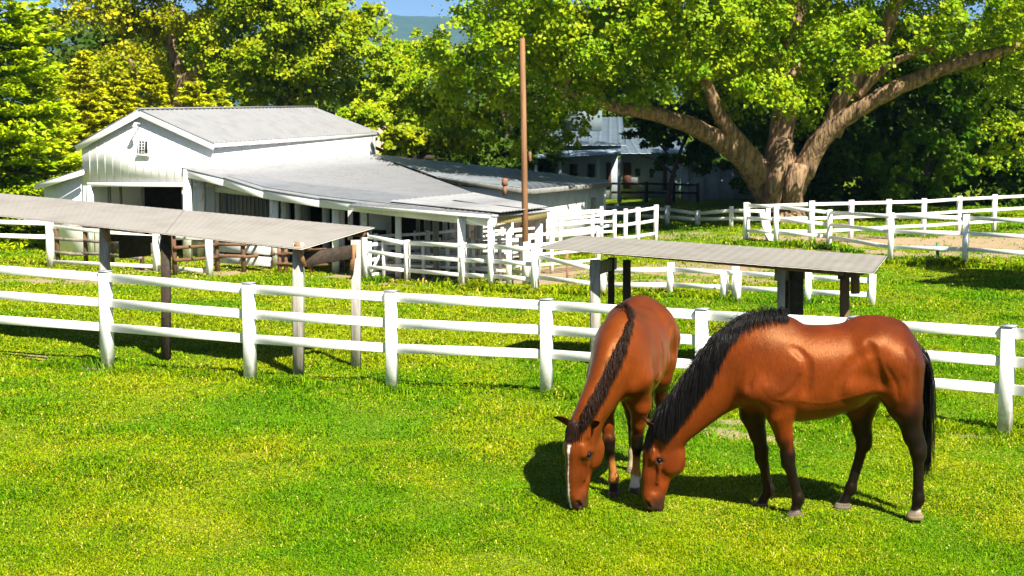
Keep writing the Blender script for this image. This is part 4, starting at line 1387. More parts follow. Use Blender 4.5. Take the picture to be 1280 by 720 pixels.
# small tan shed glimpsed above the stable ridge
h4 = thing("far_house", "small tan roofed house glimpsed between trees above the barn eave", "house", PZ(463, 82, float(terr(-8, 82))))
zt = P(1, 134, 82)[2]; zb_ = float(terr(-8, 82))
MB().prism([PZ(447, 82, zb_), PZ(479, 82, zb_), PZ(479, 82, P(1, 141, 82)[2]), PZ(447, 82, P(1, 141, 82)[2])], (0, 3, 0)).build("wall", mat("tan_wall", (.5, .36, .26), .8), h4)
MB().prism([PZ(444, 81.5, P(1, 142, 81.5)[2]), PZ(482, 81.5, P(1, 142, 81.5)[2]), PZ(480, 83.5, P(1, 128, 83.5)[2]), PZ(452, 83.5, P(1, 131, 83.5)[2])], (0, 0, .08)).build("roof", mat("tan_roof", (.62, .5, .42), .8), h4)

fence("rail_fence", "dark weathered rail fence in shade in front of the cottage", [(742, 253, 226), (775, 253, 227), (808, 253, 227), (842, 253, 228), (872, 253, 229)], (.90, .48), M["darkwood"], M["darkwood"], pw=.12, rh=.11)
# ================================================================ ground
def fbm(x, y, seed=0, oct=4, f=1.0):
    r = np.random.default_rng(seed)
    out = 0; amp = 1.0; tot = 0
    for o in range(oct):
        for _ in range(5):
            a = r.random() * 6.283; ph = r.random() * 6.283
            out = out + amp * np.sin((x * math.cos(a) + y * math.sin(a)) * f * (.7 + .6 * r.random()) + ph + 1.3 * np.sin((x * math.sin(a * 1.7) + y * math.cos(a * 1.3)) * f * .6 + ph * 2))
        tot += amp * 2.2
        amp *= .6; f *= 2.1
    return out / tot


DIRT = []   # (centre x, y, half-length along, half-width, angle, strength)
for (xa, ya, xb, yb, wd, st) in ((905, 541, 985, 552, .20, .76), (930, 528, 1010, 533, .22, .72), (1040, 540, 1110, 545, .15, .5), (1150, 543, 1250, 548, .15, .75),
                                 (270, 478, 330, 479, .10, .5), (45, 447, 130, 463, .2, .65), (380, 484, 480, 490, .12, .5),
                                 (0, 349, 120, 352, .55, .85), (90, 355, 240, 357, .5, .7), (200, 348, 300, 340, .35, .8), (190, 335, 255, 338, .5, .8),
                                 (440, 356, 560, 358, .5, .8), (480, 345, 670, 352, 1.4, 1.0), (560, 345, 680, 345, 2.0, .9),
                                 (680, 352, 830, 357, .7, .9), (700, 339, 890, 342, 1.3, .95), (830, 350, 960, 352, .8, .8), (820, 335, 960, 336, 1.2, .8),
                                 (930, 312, 1100, 316, 1.0, .9), (1000, 300, 1280, 309, 2.2, .95), (1100, 318, 1290, 322, .9, .85), (1150, 300, 1400, 300, 3, .9), (830, 293, 940, 296, 1.2, .6),
                                 (100, 342, 330, 336, .25, .6), (240, 330, 330, 330, .5, .7), (120, 322, 300, 324, .5, .5)):
    a, b = G(xa, ya), G(xb, yb)
    c = (a + b) / 2; d = b - a
    DIRT.append((c[0], c[1], np.linalg.norm(d[:2]) / 2, wd, math.atan2(d[1], d[0]), st))


def dirt(x, y):
    x = np.asarray(x, float); y = np.asarray(y, float)
    out = np.zeros_like(x)
    wob = .60 * fbm(x, y, 3, 4, 2.2) + .45 * fbm(x, y, 4, 3, 9.0)
    for cx, cy, L, W, a, st in DIRT:
        dx, dy = x - cx, y - cy
        u = dx * math.cos(a) + dy * math.sin(a); v = -dx * math.sin(a) + dy * math.cos(a)
        q = np.sqrt((np.maximum(np.abs(u) - L, 0) / W) ** 2 + (v / W) ** 2)
        out = np.maximum(out, st * sstep((1.35 - q + wob) / 1.0))
    # thin strip of worn soil under the near fence
    return np.clip(out, 0, 1)


def lush(x, y):
    """0 dry yellow, 1 rich green"""
    near = sstep((y - 17.5) / 5)
    v = .55 + .60 * fbm(x, y, 8, 4, .7) + .48 * fbm(x, y, 15, 3, 2.4)
    v = v - .42 * near * sstep((6 - x) / 6) + .05 * sstep((x - 3) / 6) * near
    return np.clip(v, 0, 1)


gxs = np.unique(np.concatenate([np.linspace(-2900, -60, 24), np.linspace(-60, -20, 40), np.linspace(-20, 22, 190), np.linspace(22, 60, 36), np.linspace(60, 2900, 24)]))
gys = np.unique(np.concatenate([np.linspace(-80, 4, 12), np.linspace(4, 9, 14), np.linspace(9, 20, 100), np.linspace(20, 55, 160), np.linspace(55, 120, 50), np.linspace(120, 5500, 40)]))
GX, GY = np.meshgrid(gxs, gys, indexing='ij')
GZ = terr(GX, GY)
idx = np.arange(GX.size).reshape(GX.shape)
q = np.stack([idx[:-1, :-1], idx[1:, :-1], idx[1:, 1:], idx[:-1, 1:]], -1).reshape(-1, 4)
dd = dirt(GX, GY); lu = lush(GX, GY)
cols = np.stack([dd, lu, np.zeros_like(dd)], -1).reshape(-1, 3)
mg = bpy.data.materials.new("lawn_and_soil"); mg.use_nodes = True
nt = mg.node_tree; nd = nt.nodes; lk = nt.links
bs = nd["Principled BSDF"]; bs.inputs["Roughness"].default_value = .95; bs.inputs["Specular IOR Level"].default_value = .1
at = nd.new("ShaderNodeAttribute"); at.attribute_name = "Col"
sp = nd.new("ShaderNodeSeparateColor"); lk.new(at.outputs["Color"], sp.inputs[0])
tc = nd.new("ShaderNodeTexCoord")
n1 = nd.new("ShaderNodeTexNoise"); n1.inputs["Scale"].default_value = 5; n1.inputs["Detail"].default_value = 8; n1.inputs["Roughness"].default_value = .7
lk.new(tc.outputs["Object"], n1.inputs["Vector"])
n2 = nd.new("ShaderNodeTexNoise"); n2.inputs["Scale"].default_value = 45; n2.inputs["Detail"].default_value = 4; lk.new(tc.outputs["Object"], n2.inputs["Vector"])
gm = nd.new("ShaderNodeMix"); gm.data_type = 'RGBA'; gm.inputs["A"].default_value = (.22, .25, .010, 1); gm.inputs["B"].default_value = (.11, .20, .005, 1)
lk.new(sp.outputs[1], gm.inputs["Factor"])
g2 = nd.new("ShaderNodeMix"); g2.data_type = 'RGBA'; g2.blend_type = 'MULTIPLY'; g2.inputs["B"].default_value = (.30, .36, .2, 1)
mr = nd.new("ShaderNodeMapRange"); mr.inputs["From Min"].default_value = .42; mr.inputs["From Max"].default_value = .62; lk.new(n2.outputs["Fac"], mr.inputs["Value"])
lk.new(mr.outputs[0], g2.inputs["Factor"]); lk.new(gm.outputs["Result"], g2.inputs["A"])
sm = nd.new("ShaderNodeMix"); sm.data_type = 'RGBA'; sm.inputs["A"].default_value = (.36, .275, .18, 1); sm.inputs["B"].default_value = (.23, .165, .10, 1)
lk.new(n1.outputs["Fac"], sm.inputs["Factor"])
ad = nd.new("ShaderNodeMath"); ad.operation = 'ADD'
m3 = nd.new("ShaderNodeMapRange"); m3.inputs["From Min"].default_value = .3; m3.inputs["From Max"].default_value = .7; m3.inputs["To Min"].default_value = -.3; m3.inputs["To Max"].default_value = .3
lk.new(n1.outputs["Fac"], m3.inputs["Value"]); lk.new(sp.outputs[0], ad.inputs[0]); lk.new(m3.outputs[0], ad.inputs[1])
m4 = nd.new("ShaderNodeMapRange"); m4.inputs["From Min"].default_value = .30; m4.inputs["From Max"].default_value = .85; lk.new(ad.outputs[0], m4.inputs["Value"])
fm = nd.new("ShaderNodeMix"); fm.data_type = 'RGBA'
lk.new(m4.outputs[0], fm.inputs["Factor"]); lk.new(g2.outputs["Result"], fm.inputs["A"]); lk.new(sm.outputs["Result"], fm.inputs["B"])
lk.new(fm.outputs["Result"], bs.inputs["Base Color"])
bp = nd.new("ShaderNodeBump"); bp.inputs["Strength"].default_value = .7; bp.inputs["Distance"].default_value = .04
lk.new(n2.outputs["Fac"], bp.inputs["Height"]); lk.new(bp.outputs["Normal"], bs.inputs["Normal"])
go = np_mesh("ground", np.stack([GX, GY, GZ], -1).reshape(-1, 3), [q], mg, None, cols=cols, smooth=True)
tag(go, "grassy paddock ground with patches of bare dirt", "ground", kind="structure")

# ---------------------------------------------------------------- grass blades
def grass(name, label, n, dmin, dmax, size, power, seed, wide=1.0, line=None):
    rng = np.random.default_rng(seed)
    t = rng.random(n)
    # density falls with distance so that blades keep about the same size on the picture
    k = power
    d = (dmin ** (1 - k) + t * (dmax ** (1 - k) - dmin ** (1 - k))) ** (1 / (1 - k))
    half = .375 * d + .8
    x = (rng.random(n) * 2 - 1) * half
    # gather in tufts
    cx = x + .05 * rng.normal(0, 1, n); cy = d + .05 * rng.normal(0, 1, n)
    if line is not None:
        q_ = rng.random(n) * (len(line) - 1.001); i_ = q_.astype(int); f_ = q_ - i_
        L_ = np.array(line)
        jit = .10 + .10 * rng.random(n)
        cx = L_[i_, 0] * (1 - f_) + L_[i_ + 1, 0] * f_ + jit * rng.normal(0, 1, n)
        cy = L_[i_, 1] * (1 - f_) + L_[i_ + 1, 1] * f_ + jit * rng.normal(0, 1, n)
    keep = rng.random(n) > dirt(cx, cy) * 1.12 - .06
    den = .72 + .45 * fbm(cx, cy, 21, 3, 3.0)
    keep &= rng.random(n) < den
    x, y = cx[keep], cy[keep]
    n = len(x)
    z = terr(x, y)
    lu = lush(x, y)
    sc = size * (.55 + .75 * rng.random(n)) * np.clip(1 + .9 * fbm(x, y, 31, 3, 2.6), .62, 2.2) * (y / 12.0) ** .45
    h = sc
    w_ = wide * .0052 * (y / 12.0) * (.7 + .6 * rng.random(n))
    a = rng.random(n) * 6.283
    lean = .45 + .85 * rng.random(n)
    ld = np.stack([np.cos(a), np.sin(a)], 1)
    b = a + 1.57 + .5 * rng.normal(0, 1, n)
    s = np.stack([np.cos(b), np.sin(b)], 1) * w_[:, None]
    p0 = np.stack([x, y, z - .005], 1)
    mid = p0 + np.concatenate([ld * (h * lean * .35)[:, None], (h * .62)[:, None]], 1)
    tip = p0 + np.concatenate([ld * (h * lean * 1.0)[:, None], (h * (1.05 - .55 * lean))[:, None]], 1)
    s3 = np.concatenate([s, np.zeros((n, 1))], 1)
    V = np.stack([p0 - s3, p0 + s3, mid + s3 * .85, mid - s3 * .85, tip], 1).reshape(-1, 3)
    i = np.arange(n)[:, None] * 5
    quads = i + np.array([[0, 1, 2, 3]]); tris = i + np.array([[3, 2, 4]])
    g = np.array([.115, .28, .002]); yv = np.array([.31, .375, .003]); st = np.array([.62, .50, .10]); dk = np.array([.07, .20, .002])
    r1 = rng.random(n)
    f = np.clip(lu + .16 * rng.normal(0, 1, n), 0, 1)[:, None]
    c = yv * (1 - f) + g * f
    c = np.where((r1 < .10 + .22 * sstep((fbm(x, y, 77, 3, 2.6) - .05) / .3))[:, None], dk, c)
    c = np.where((r1 > .985 - .045 * (1 - lu))[:, None], st, c)
    c = c * (.78 + .40 * rng.random((n, 1)))
    C = np.repeat(c, 5, 0)
    o = np_mesh(name, V, [quads, tris], M["grass"], None, cols=C)
    return tag(o, label, "grass", kind="stuff")


M["grass"] = mat("grass_blades", (1, 1, 1), .5, .15, attr="Col", trans=.40, tint=(.8, 1, .3))
grass("grass", "short sunlit green grass of the paddock", GRASS_N, 9.2, 60, .038, 2.0, 41)

nf = [G(*p)[:2] for p in ((-250, 434), (-45, 448), (135, 461), (313, 475), (490, 488.5), (683, 493), (876, 508), (1066, 526), (1256, 545), (1450, 566))]
grass("fence_grass", "longer uncut grass along the foot of the near white fence", 26000, 9, 30, .085, 2.0, 43, line=nf)
mf_ = [G(*p)[:2] for p in ((457, 352), (509, 354), (579, 361), (614, 363), (668, 367), (754, 371), (838, 372), (919, 376), (1010, 380))]
grass("fence_grass", "longer weedy grass along the foot of the white corral fences", 9000, 9, 30, .12, 2.0, 44, wide=1.2, line=mf_)
rf_ = [G(*p)[:2] for p in ((932, 305), (970, 307), (1036, 312), (1113, 329), (1206, 332), (1300, 339))]
grass("fence_grass", "longer weedy grass along the foot of the right paddock fence", 8000, 9, 30, .13, 2.0, 45, wide=1.2, line=rf_)
# ================================================================ trees
def leafmat(name, trans=.38):
    return mat(name, (1, 1, 1), .5, .15, attr="Col", trans=trans)


M["leaf"] = leafmat("broad_leaves")
M["needle"] = leafmat("conifer_sprays", .3)
M["bark"] = mat("brown_furrowed_bark", (.31, .20, .112), .85, .2, var=(.11, .07, .042), vscale=5, vlo=.42, vhi=.6, bump=1.0, bscale=7, bdist=.10, stretch=(1.6, 1.6, .30))
M["darkbark"] = mat("dark_bark", (.13, .09, .06), .9, .2, var=(.07, .05, .035), vscale=5, bump=.6, bscale=12, stretch=(1, 1, .4))


def leaf_cloud(centers, radii, nper, size, colA, colB, rng, clump=.55, flat=.8, fill=.25, droop=.0, NL=64, boughs=9):
    """leaf-sized folded quads gathered in clumps spread through a set of lobes; returns V, Q, C"""
    centers = np.asarray(centers, float); radii = np.asarray(radii, float)
    # every lobe is broken into smaller boughs, so that sunlit heads stand before dark hollows
    sc_, sr_ = [], []
    for c_, r_ in zip(centers, radii):
        k_ = max(3, int(round(boughs * min(1.6, (r_ / 2.0)) ** 1.2)))
        for _ in range(k_):
            d_ = rng.normal(0, 1, 3); d_[2] = d_[2] * .8 + .25; d_ /= np.linalg.norm(d_)
            sc_.append(c_ + d_ * r_ * (.62 + .22 * rng.random()) * np.array([1, 1, flat]))
            sr_.append(r_ * (.26 + .20 * rng.random()) + .12)
    sc_ = np.array(sc_); sr_ = np.array(sr_)
    wts = sr_ ** 2; wts = wts / wts.sum()
    tot = int(nper)
    ncl = max(8, tot // NL)
    li = rng.choice(len(sr_), ncl, p=wts)
    dirs = rng.normal(0, 1, (ncl, 3)); dirs[:, 2] = dirs[:, 2] * .8 + .35
    dirs /= np.linalg.norm(dirs, axis=1, keepdims=True)
    rr = np.where(rng.random(ncl) < fill, rng.random(ncl) ** .5, .80 + .28 * rng.random(ncl))
    cc = sc_[li] + dirs * (sr_[li] * rr)[:, None] * np.array([1, 1, .8])
    cr = clump * (.40 + .65 * rng.random(ncl)) * np.clip(sr_[li] / .9, .6, 1.1)
    ci = np.repeat(np.arange(ncl), NL)
    n = len(ci)
    o = rng.normal(0, .5, (n, 3)) * np.array([1, 1, .62])
    p = cc[ci] + o * cr[ci][:, None]
    p[:, 2] -= droop * (o[:, 0] ** 2 + o[:, 1] ** 2) * cr[ci]
    # leaves face outwards and up, with scatter
    nv = dirs[ci] * .40 + np.array([.22, -.34, .70]) + rng.normal(0, .45, (n, 3))
    nv /= np.linalg.norm(nv, axis=1, keepdims=True)
    t = np.cross(nv, rng.normal(0, 1, (n, 3))); t[:, 2] -= .35
    t /= np.linalg.norm(t, axis=1, keepdims=True)
    s = np.cross(nv, t); s /= np.linalg.norm(s, axis=1, keepdims=True)
    L = (size * (.6 + .7 * rng.random(n)))[:, None]
    W = L * (.36 + .12 * rng.random((n, 1)))
    V = np.stack([p - t * L * .5, p + s * W - nv * W * .25, p + t * L * .5 - nv * L * .14, p - s * W - nv * W * .25], 1).reshape(-1, 3)
    Q = np.arange(n * 4).reshape(n, 4)
    f = np.clip(.5 + .28 * rng.normal(0, 1, ncl)[ci] + .22 * rng.normal(0, 1, n), 0, 1)[:, None]
    C = (np.array(colA) * (1 - f) + np.array(colB) * f) * (.78 + .44 * rng.random((n, 1)))
    return V, Q, np.repeat(C, 4, 0)


def limb(mb, pts, rad, n=12, seg=5, jit=.10, wob=.04):
    pts = bez(pts, (len(pts) - 1) * seg + 1)
    rr = np.interp(np.linspace(0, len(rad) - 1, len(pts)), range(len(rad)), rad)
    pts = pts + np.random.default_rng(len(pts) * 7 + int(rad[0] * 1000)).normal(0, 1, pts.shape) * (rr * wob)[:, None]
    mb.tube(pts, rr, n, jit=jit)


def lob(lst):
    return [P(a, b, c) for a, b, c, _ in lst], [r for _, _, _, r in lst]


def tree(name, label, cat, base, limbs, lobes, nleaf, size, cA, cB, seed, mbark="darkbark", mleaf="leaf", group=None, clump=.6, fill=.25, flat=.85, droop=.3, boughs=9):
    rng = np.random.default_rng(seed)
    base = np.asarray(base, float); base[2] = float(terr(base[0], base[1]))
    r = thing(name, label, cat, base, group)
    mb = MB()
    for pts, rad in limbs:
        limb(mb, pts, rad)
    mb.build("trunk", M[mbark], r, smooth=True)
    c, ra = lob(lobes)
    V, Q, C = leaf_cloud(c, ra, nleaf, size, cA, cB, rng, clump, flat, fill, droop, boughs=boughs)
    np_mesh("crown", V, [Q], M[mleaf], r, cols=C)
    return r


# the big spreading tree -------------------------------------------------------
D = 50.0
bb = P(976, 277, D); bb[2] = float(terr(bb[0], bb[1]))
B3 = lambda px, py, d=D: P(px, py, d)
limbs = [([bb + (0, 0, -.4), bb + (0, 0, .15), B3(979, 245), B3(977, 212), B3(976, 170), B3(985, 110), B3(992, 40), B3(1000, -60), B3(1010, -160)], [1.15, .82, .70, .66, .42, .46, .38, .26, .14]),
         ([B3(962, 262), B3(951, 235, 49.7), B3(926, 197, 49), B3(882, 166, 48.2), B3(832, 146, 47.4), B3(772, 134, 46.8), B3(725, 120, 46.5), B3(690, 105, 46.5)], [.36, .37, .36, .31, .26, .20, .12, .05]),
         ([B3(958, 222, 49.5), B3(935, 192, 49), B3(904, 152, 48.4), B3(886, 112, 48), B3(862, 60, 47.5), B3(835, 0, 47)], [.42, .32, .25, .2, .16, .1]),
         ([B3(993, 240), B3(1004, 212, 49.7), B3(1034, 166, 49.2), B3(1082, 130, 48.6), B3(1150, 97, 48), B3(1216, 74, 47.6), B3(1292, 52, 47.4), B3(1370, 20, 47)], [.38, .42, .34, .30, .26, .21, .15, .08]),
         ([B3(1038, 168, 49.3), B3(1058, 118, 49), B3(1078, 84, 48.8), B3(1092, 66, 48.6), B3(1118, 10, 48), B3(1140, -60, 48)], [.40, .40, .37, .32, .22, .12]),
         ([B3(1072, 120, 48.6), B3(1098, 92, 48.2), B3(1128, 72, 48), B3(1180, 58, 47.7)], [.18, .16, .13, .08]),
         ([B3(962, 268), B3(967, 235, 49.2), B3(974, 205, 49.1), B3(984, 175, 49.2)], [.4, .32, .30, .25]),
         ([B3(992, 270), B3(990, 240, 49.3), B3(1000, 208, 49.3)], [.42, .36, .32]),
         ([B3(705, 122, 46.5), B3(715, 80, 46), B3(722, 50, 45.6), B3(728, 32, 45.4)], [.1, .08, .06, .03]),
         ([B3(860, 45, 47), B3(880, 20, 46), B3(900, 8, 45.4)], [.1, .08, .05])]
lob1 = [(574, 62, 50, 1.8), (610, 118, 49, 2.0), (575, 160, 50.5, 1.2), (640, 45, 47, 2.4), (690, 92, 46, 1.7), (735, 30, 46, 2.4), (780, 86, 45, 1.3), (822, 42, 45, 2.2),
        (868, 100, 44.5, 1.25), (902, 42, 44.6, 2.3), (950, 100, 44.5, 1.5), (1000, 55, 44.5, 2.1), (1022, 112, 45.3, 1.05), (1060, 18, 46, .9), (1150, 16, 46.8, 1.7), (1215, 34, 47, 1.3),
        (1262, 110, 48, 1.7), (1285, 180, 49, 1.5), (1240, 60, 49.5, 1.2), (1275, 30, 46.5, 1.8), (660, 150, 50, 1.5), (705, 165, 51, 1.1), (745, 150, 50, .8), (690, 185, 51.5, .8), (730, 120, 48.5, 1.2), (640, 190, 51.5, 1.0), (600, 195, 52, .8),
        (690, -70, 47, 2.8), (790, -80, 46, 3.0), (890, -90, 45.5, 3.0), (990, -85, 45.5, 3.0), (1090, -95, 46.5, 1.9), (1190, -80, 47, 2.2), (1300, -60, 48, 2.8), (1380, 40, 48, 2.4),
        (850, -230, 49, 4), (1000, -240, 49, 4), (1150, -210, 50, 3.8), (1290, -170, 51, 3.4),
        (650, 60, 55, 2.6), (760, 50, 56, 2.7), (860, 40, 56.5, 2.7), (960, 40, 57, 2.8), (1060, 30, 57, 2.7), (1150, 40, 57, 2.4), (1260, 60, 56, 2.6), (985, 138, 45.2, .85), (1052, 92, 45.6, 1.0), (1078, 76, 45.2, .75), (985, 100, 45, 1.2), (1150, 50, 46, .9), (880, 70, 50, 1.8), (940, 60, 50, 1.8), (1010, 40, 51, 1.8), (800, 60, 51, 1.8), (730, 60, 51, 1.8), (900, 110, 54, 1.6), (990, 120, 55, 1.6), (1080, 110, 55, 1.3), (840, 110, 55, 1.5), (1040, 60, 45.2, 1.2), (800, 118, 45.6, .7), (740, 92, 45.6, 1.1), (905, 125, 45, .7), (880, -80, 57, 3.2), (1080, -90, 57, 3.2),
        (700, -60, 55, 3), (1240, -60, 56, 3), (930, 130, 53, 1.1), (1050, 70, 53, 1.5), (820, 110, 52, 1.2)]
big = tree("broadleaf_tree", "huge old spreading tree with a thick forked brown trunk on the right", "tree", bb, limbs, lob1, 330000, .140, (.15, .30, .003), (.36, .43, .004), 5,
           "bark", "leaf", clump=.55, fill=.16, flat=.82, droop=.55, boughs=12)

TG = "broadleaf trees behind the barn"


def simple_limbs(base, top, r0, nb, seed, spread=2.5):
    rng = np.random.default_rng(seed)
    base = np.asarray(base, float).copy(); base[2] = float(terr(base[0], base[1])) - .3
    top = np.asarray(top, float)
    L = [([base, base * .6 + top * .4 + rng.normal(0, .2, 3), top], [r0, r0 * .7, r0 * .25])]
    for _ in range(nb):
        f = .35 + .5 * rng.random()
        s = base + (top - base) * f
        a = rng.random() * 6.283
        e = s + np.array([math.cos(a), math.sin(a) * .7, .5 + .5 * rng.random()]) * spread * (.6 + .6 * rng.random())
        L.append(([s, (s + e) / 2 + (0, 0, .2), e], [r0 * .4, r0 * .25, r0 * .1]))
    return L


def pz(px, py, d): return P(px, py, d)


# behind the barn, left to right
t4 = [(95, 92, 70, 1.8), (140, 45, 70, 2.1), (195, 40, 71, 2.3), (245, 30, 70, 2.0), (175, 85, 69, 1.7), (225, 88, 69, 1.3), (130, 90, 68, 1.4), (60, 30, 72, 1.4), (190, -40, 71, 3), (260, -40, 71, 3), (120, -30, 72, 2), (85, -75, 72, 2.5), (245, 120, 72, 1.4), (80, 150, 71, 2.2), (150, 140, 73, 2)]
L4 = simple_limbs(pz(200, 250, 70), pz(215, 10, 70), .5, 5, 3) + [([pz(222, 150, 67.5), pz(228, 105, 66.6), pz(248, 86, 66.2), pz(268, 76, 66), pz(295, 68, 66)], [.34, .28, .20, .15, .08]),
                                                              ([pz(226, 120, 66.8), pz(222, 85, 66.4), pz(226, 60, 66.4)], [.2, .16, .08]), ([pz(160, 160, 69), pz(168, 90, 68.5), pz(150, 70, 68)], [.3, .2, .1])]
tree("broadleaf_tree", "olive-green tree with a pale bent limb behind the barn gable", "tree", pz(200, 250, 70), L4, t4, 56000, .19, (.21, .27, .004), (.44, .42, .005), 12, "bark", group=TG, clump=.75, fill=.2)
t5 = [(285, 20, 66, 1.9), (335, 30, 65, 2.2), (390, 12, 65, 2.1), (440, 18, 66, 1.5), (300, 85, 66, 2.0), (350, 95, 64.5, 1.9), (405, 85, 64.5, 1.9), (440, 62, 65, 1.5), (452, 28, 66, .9), (380, 50, 64, 1.7), (330, -60, 66, 3), (400, -60, 66, 2.4), (350, 130, 67, 1.8), (285, 125, 67, 1.3), (420, 130, 67, 1.5)]
tree("broadleaf_tree", "large full green tree rising right behind the barn roof", "tree", pz(360, 250, 66), simple_limbs(pz(360, 250, 66), pz(365, 0, 66), .5, 6, 4), t5, 64000, .19, (.17, .29, .003), (.38, .42, .004), 13, group=TG, clump=.75, fill=.22)
t6 = [(470, 92, 62, 1.5), (500, 112, 61, 1.5), (535, 120, 60, 1.3), (480, 140, 61, 1.3), (545, 155, 60, 1.3), (520, 165, 59.5, 1.1), (470, 160, 60, 1.0), (440, 150, 62, .9), (530, 78, 62, 1.0), (500, 72, 62.5, .9), (575, 175, 60, 1.2)]
tree("broadleaf_tree", "rounded bright green tree between the barn eave and the big tree", "tree", pz(510, 250, 61), simple_limbs(pz(510, 250, 61), pz(510, 110, 61), .35, 5, 5, 1.8), t6, 44000, .165, (.17, .31, .003), (.39, .45, .004), 14, group=TG, clump=.6, fill=.22)
t6b = [(500, 175, 58, .75), (525, 178, 57.5, .7), (548, 176, 58, .7), (478, 178, 58, .6), (575, 182, 58, .6)]
tree("shrub", "low yellow-green shrub showing above the low shed roof", "shrub", pz(520, 240, 57.8), simple_limbs(pz(520, 240, 57.8), pz(520, 180, 57.8), .1, 4, 6, .8), t6b, 7000, .19, (.20, .29, .004), (.38, .40, .006), 15, clump=.45)
# trees to the right, behind the trunk
t7 = [(1040, 130, 62, 2.2), (1100, 110, 63, 2.2), (1170, 120, 62, 2.2), (1240, 130, 61, 2.2), (1290, 150, 60, 2.0), (1060, 190, 62, 1.8), (1130, 190, 62, 1.8), (1200, 190, 62, 1.8), (1260, 200, 61, 1.6), (1010, 200, 63, 1.6), (1060, 60, 63, 2.4), (1180, 60, 63, 2.4), (1280, 70, 62, 2.4), (1120, 230, 62, 1.2), (1220, 235, 62, 1.2), (1040, 240, 62, 1.1), (1290, 230, 61, 1.5), (1000, 225, 63, 1.6), (1080, 215, 63, 2.0), (1170, 225, 63, 2.0), (1250, 235, 62, 1.8), (1015, 150, 63, 2.0), (960, 170, 64, 2.0), (930, 120, 66, 2.4), (1320, 200, 61, 2.2), (1000, 250, 62, 1.0), (1080, 250, 62.5, 1.0), (1160, 255, 62.5, .9), (1260, 255, 61.5, .9)]
tree("broadleaf_tree", "dark dense tree in shade behind the right paddock fences", "tree", pz(1130, 260, 62), simple_limbs(pz(1130, 260, 62), pz(1130, 60, 62), .45, 5, 7), t7, 70000, .25, (.040, .095, .005), (.095, .16, .006), 16, clump=.75, fill=.2, boughs=17)
t8 = [(1128, 205, 55, .95), (1165, 190, 54.6, 1.0), (1195, 205, 54.6, .9), (1110, 235, 55, .7), (1150, 232, 54.6, .8), (1190, 238, 54.6, .75), (1205, 150, 55, 1.0), (1185, 120, 55.4, .9), (1225, 175, 55.2, .7), (1095, 215, 55.4, .6)]
tree("shrub", "leafy bright bush just behind the right paddock fence", "shrub", pz(1160, 270, 55), simple_limbs(pz(1160, 270, 55), pz(1170, 160, 55), .14, 5, 8, 1.0), t8, 11000, .20, (.08, .21, .005), (.18, .29, .008), 17, clump=.5)
t9 = [(700, 130, 76, 2.2), (640, 150, 74, 2.4), (610, 200, 66, 1.7), (650, 205, 66, 1.7), (580, 205, 64, 1.5), (690, 110, 78, 3), (770, 120, 78, 2.8), (630, 230, 66, 1.3), (560, 225, 63, 1.2)]
tree("broadleaf_tree", "dark shaded tree behind the wooden pole", "tree", pz(630, 250, 68), simple_limbs(pz(630, 250, 68), pz(640, 130, 70), .35, 4, 9), t9, 44000, .24, (.04, .095, .004), (.10, .16, .006), 18, clump=.7, boughs=14)
t10 = [(850, 150, 62, 1.3), (880, 175, 61, 1.3), (820, 175, 62, 1.0), (910, 180, 61, 1.1), (870, 200, 61, .8), (838, 205, 61.5, .7), (930, 215, 61, .8), (800, 165, 63, .8), (900, 140, 62, 1.6)]
tree("broadleaf_tree", "small dark leafy tree hanging in front of the white cottage", "tree", pz(835, 260, 61.5), simple_limbs(pz(835, 260, 61.5), pz(860, 160, 61.5), .16, 5, 10, 1.6), t10, 18000, .20, (.03, .08, .004), (.08, .14, .006), 19, clump=.5, boughs=13)
# slanting bare branch in front of the outbuilding
# off to the right of the frame: the tree whose shadow lies across the grass
ob = np.array([14.5, 25.0, 0.0])
ol = [(14.2, 24.6, 6.0, 1.9), (12.8, 24.0, 5.6, 1.6), (15.8, 25.2, 6.2, 1.8), (14.0, 26.0, 7.2, 1.7), (14.8, 23.6, 7.4, 1.6), (11.9, 25.2, 5.2, 1.2), (16.2, 26.2, 5.0, 1.5), (17.6, 25.5, 6, 1.8)]
rt_ = thing("broadleaf_tree", "tree beyond the right edge that throws its shadow on the lawn", "tree", (ob[0], ob[1], float(terr(ob[0], ob[1]))))
mb = MB()
for pts, rad in simple_limbs(ob, ob + np.array([0, 0, 6.4]), .3, 5, 11, 2): limb(mb, pts, rad)
mb.build("trunk", M["darkbark"], rt_, smooth=True)
V, Q, C = leaf_cloud([(a, b, c) for a, b, c, _ in ol], [r for *_, r in ol], 12000, .24, (.06, .12, .006), (.13, .18, .010), np.random.default_rng(20), .6)
np_mesh("crown", V, [Q], M["leaf"], rt_, cols=C)


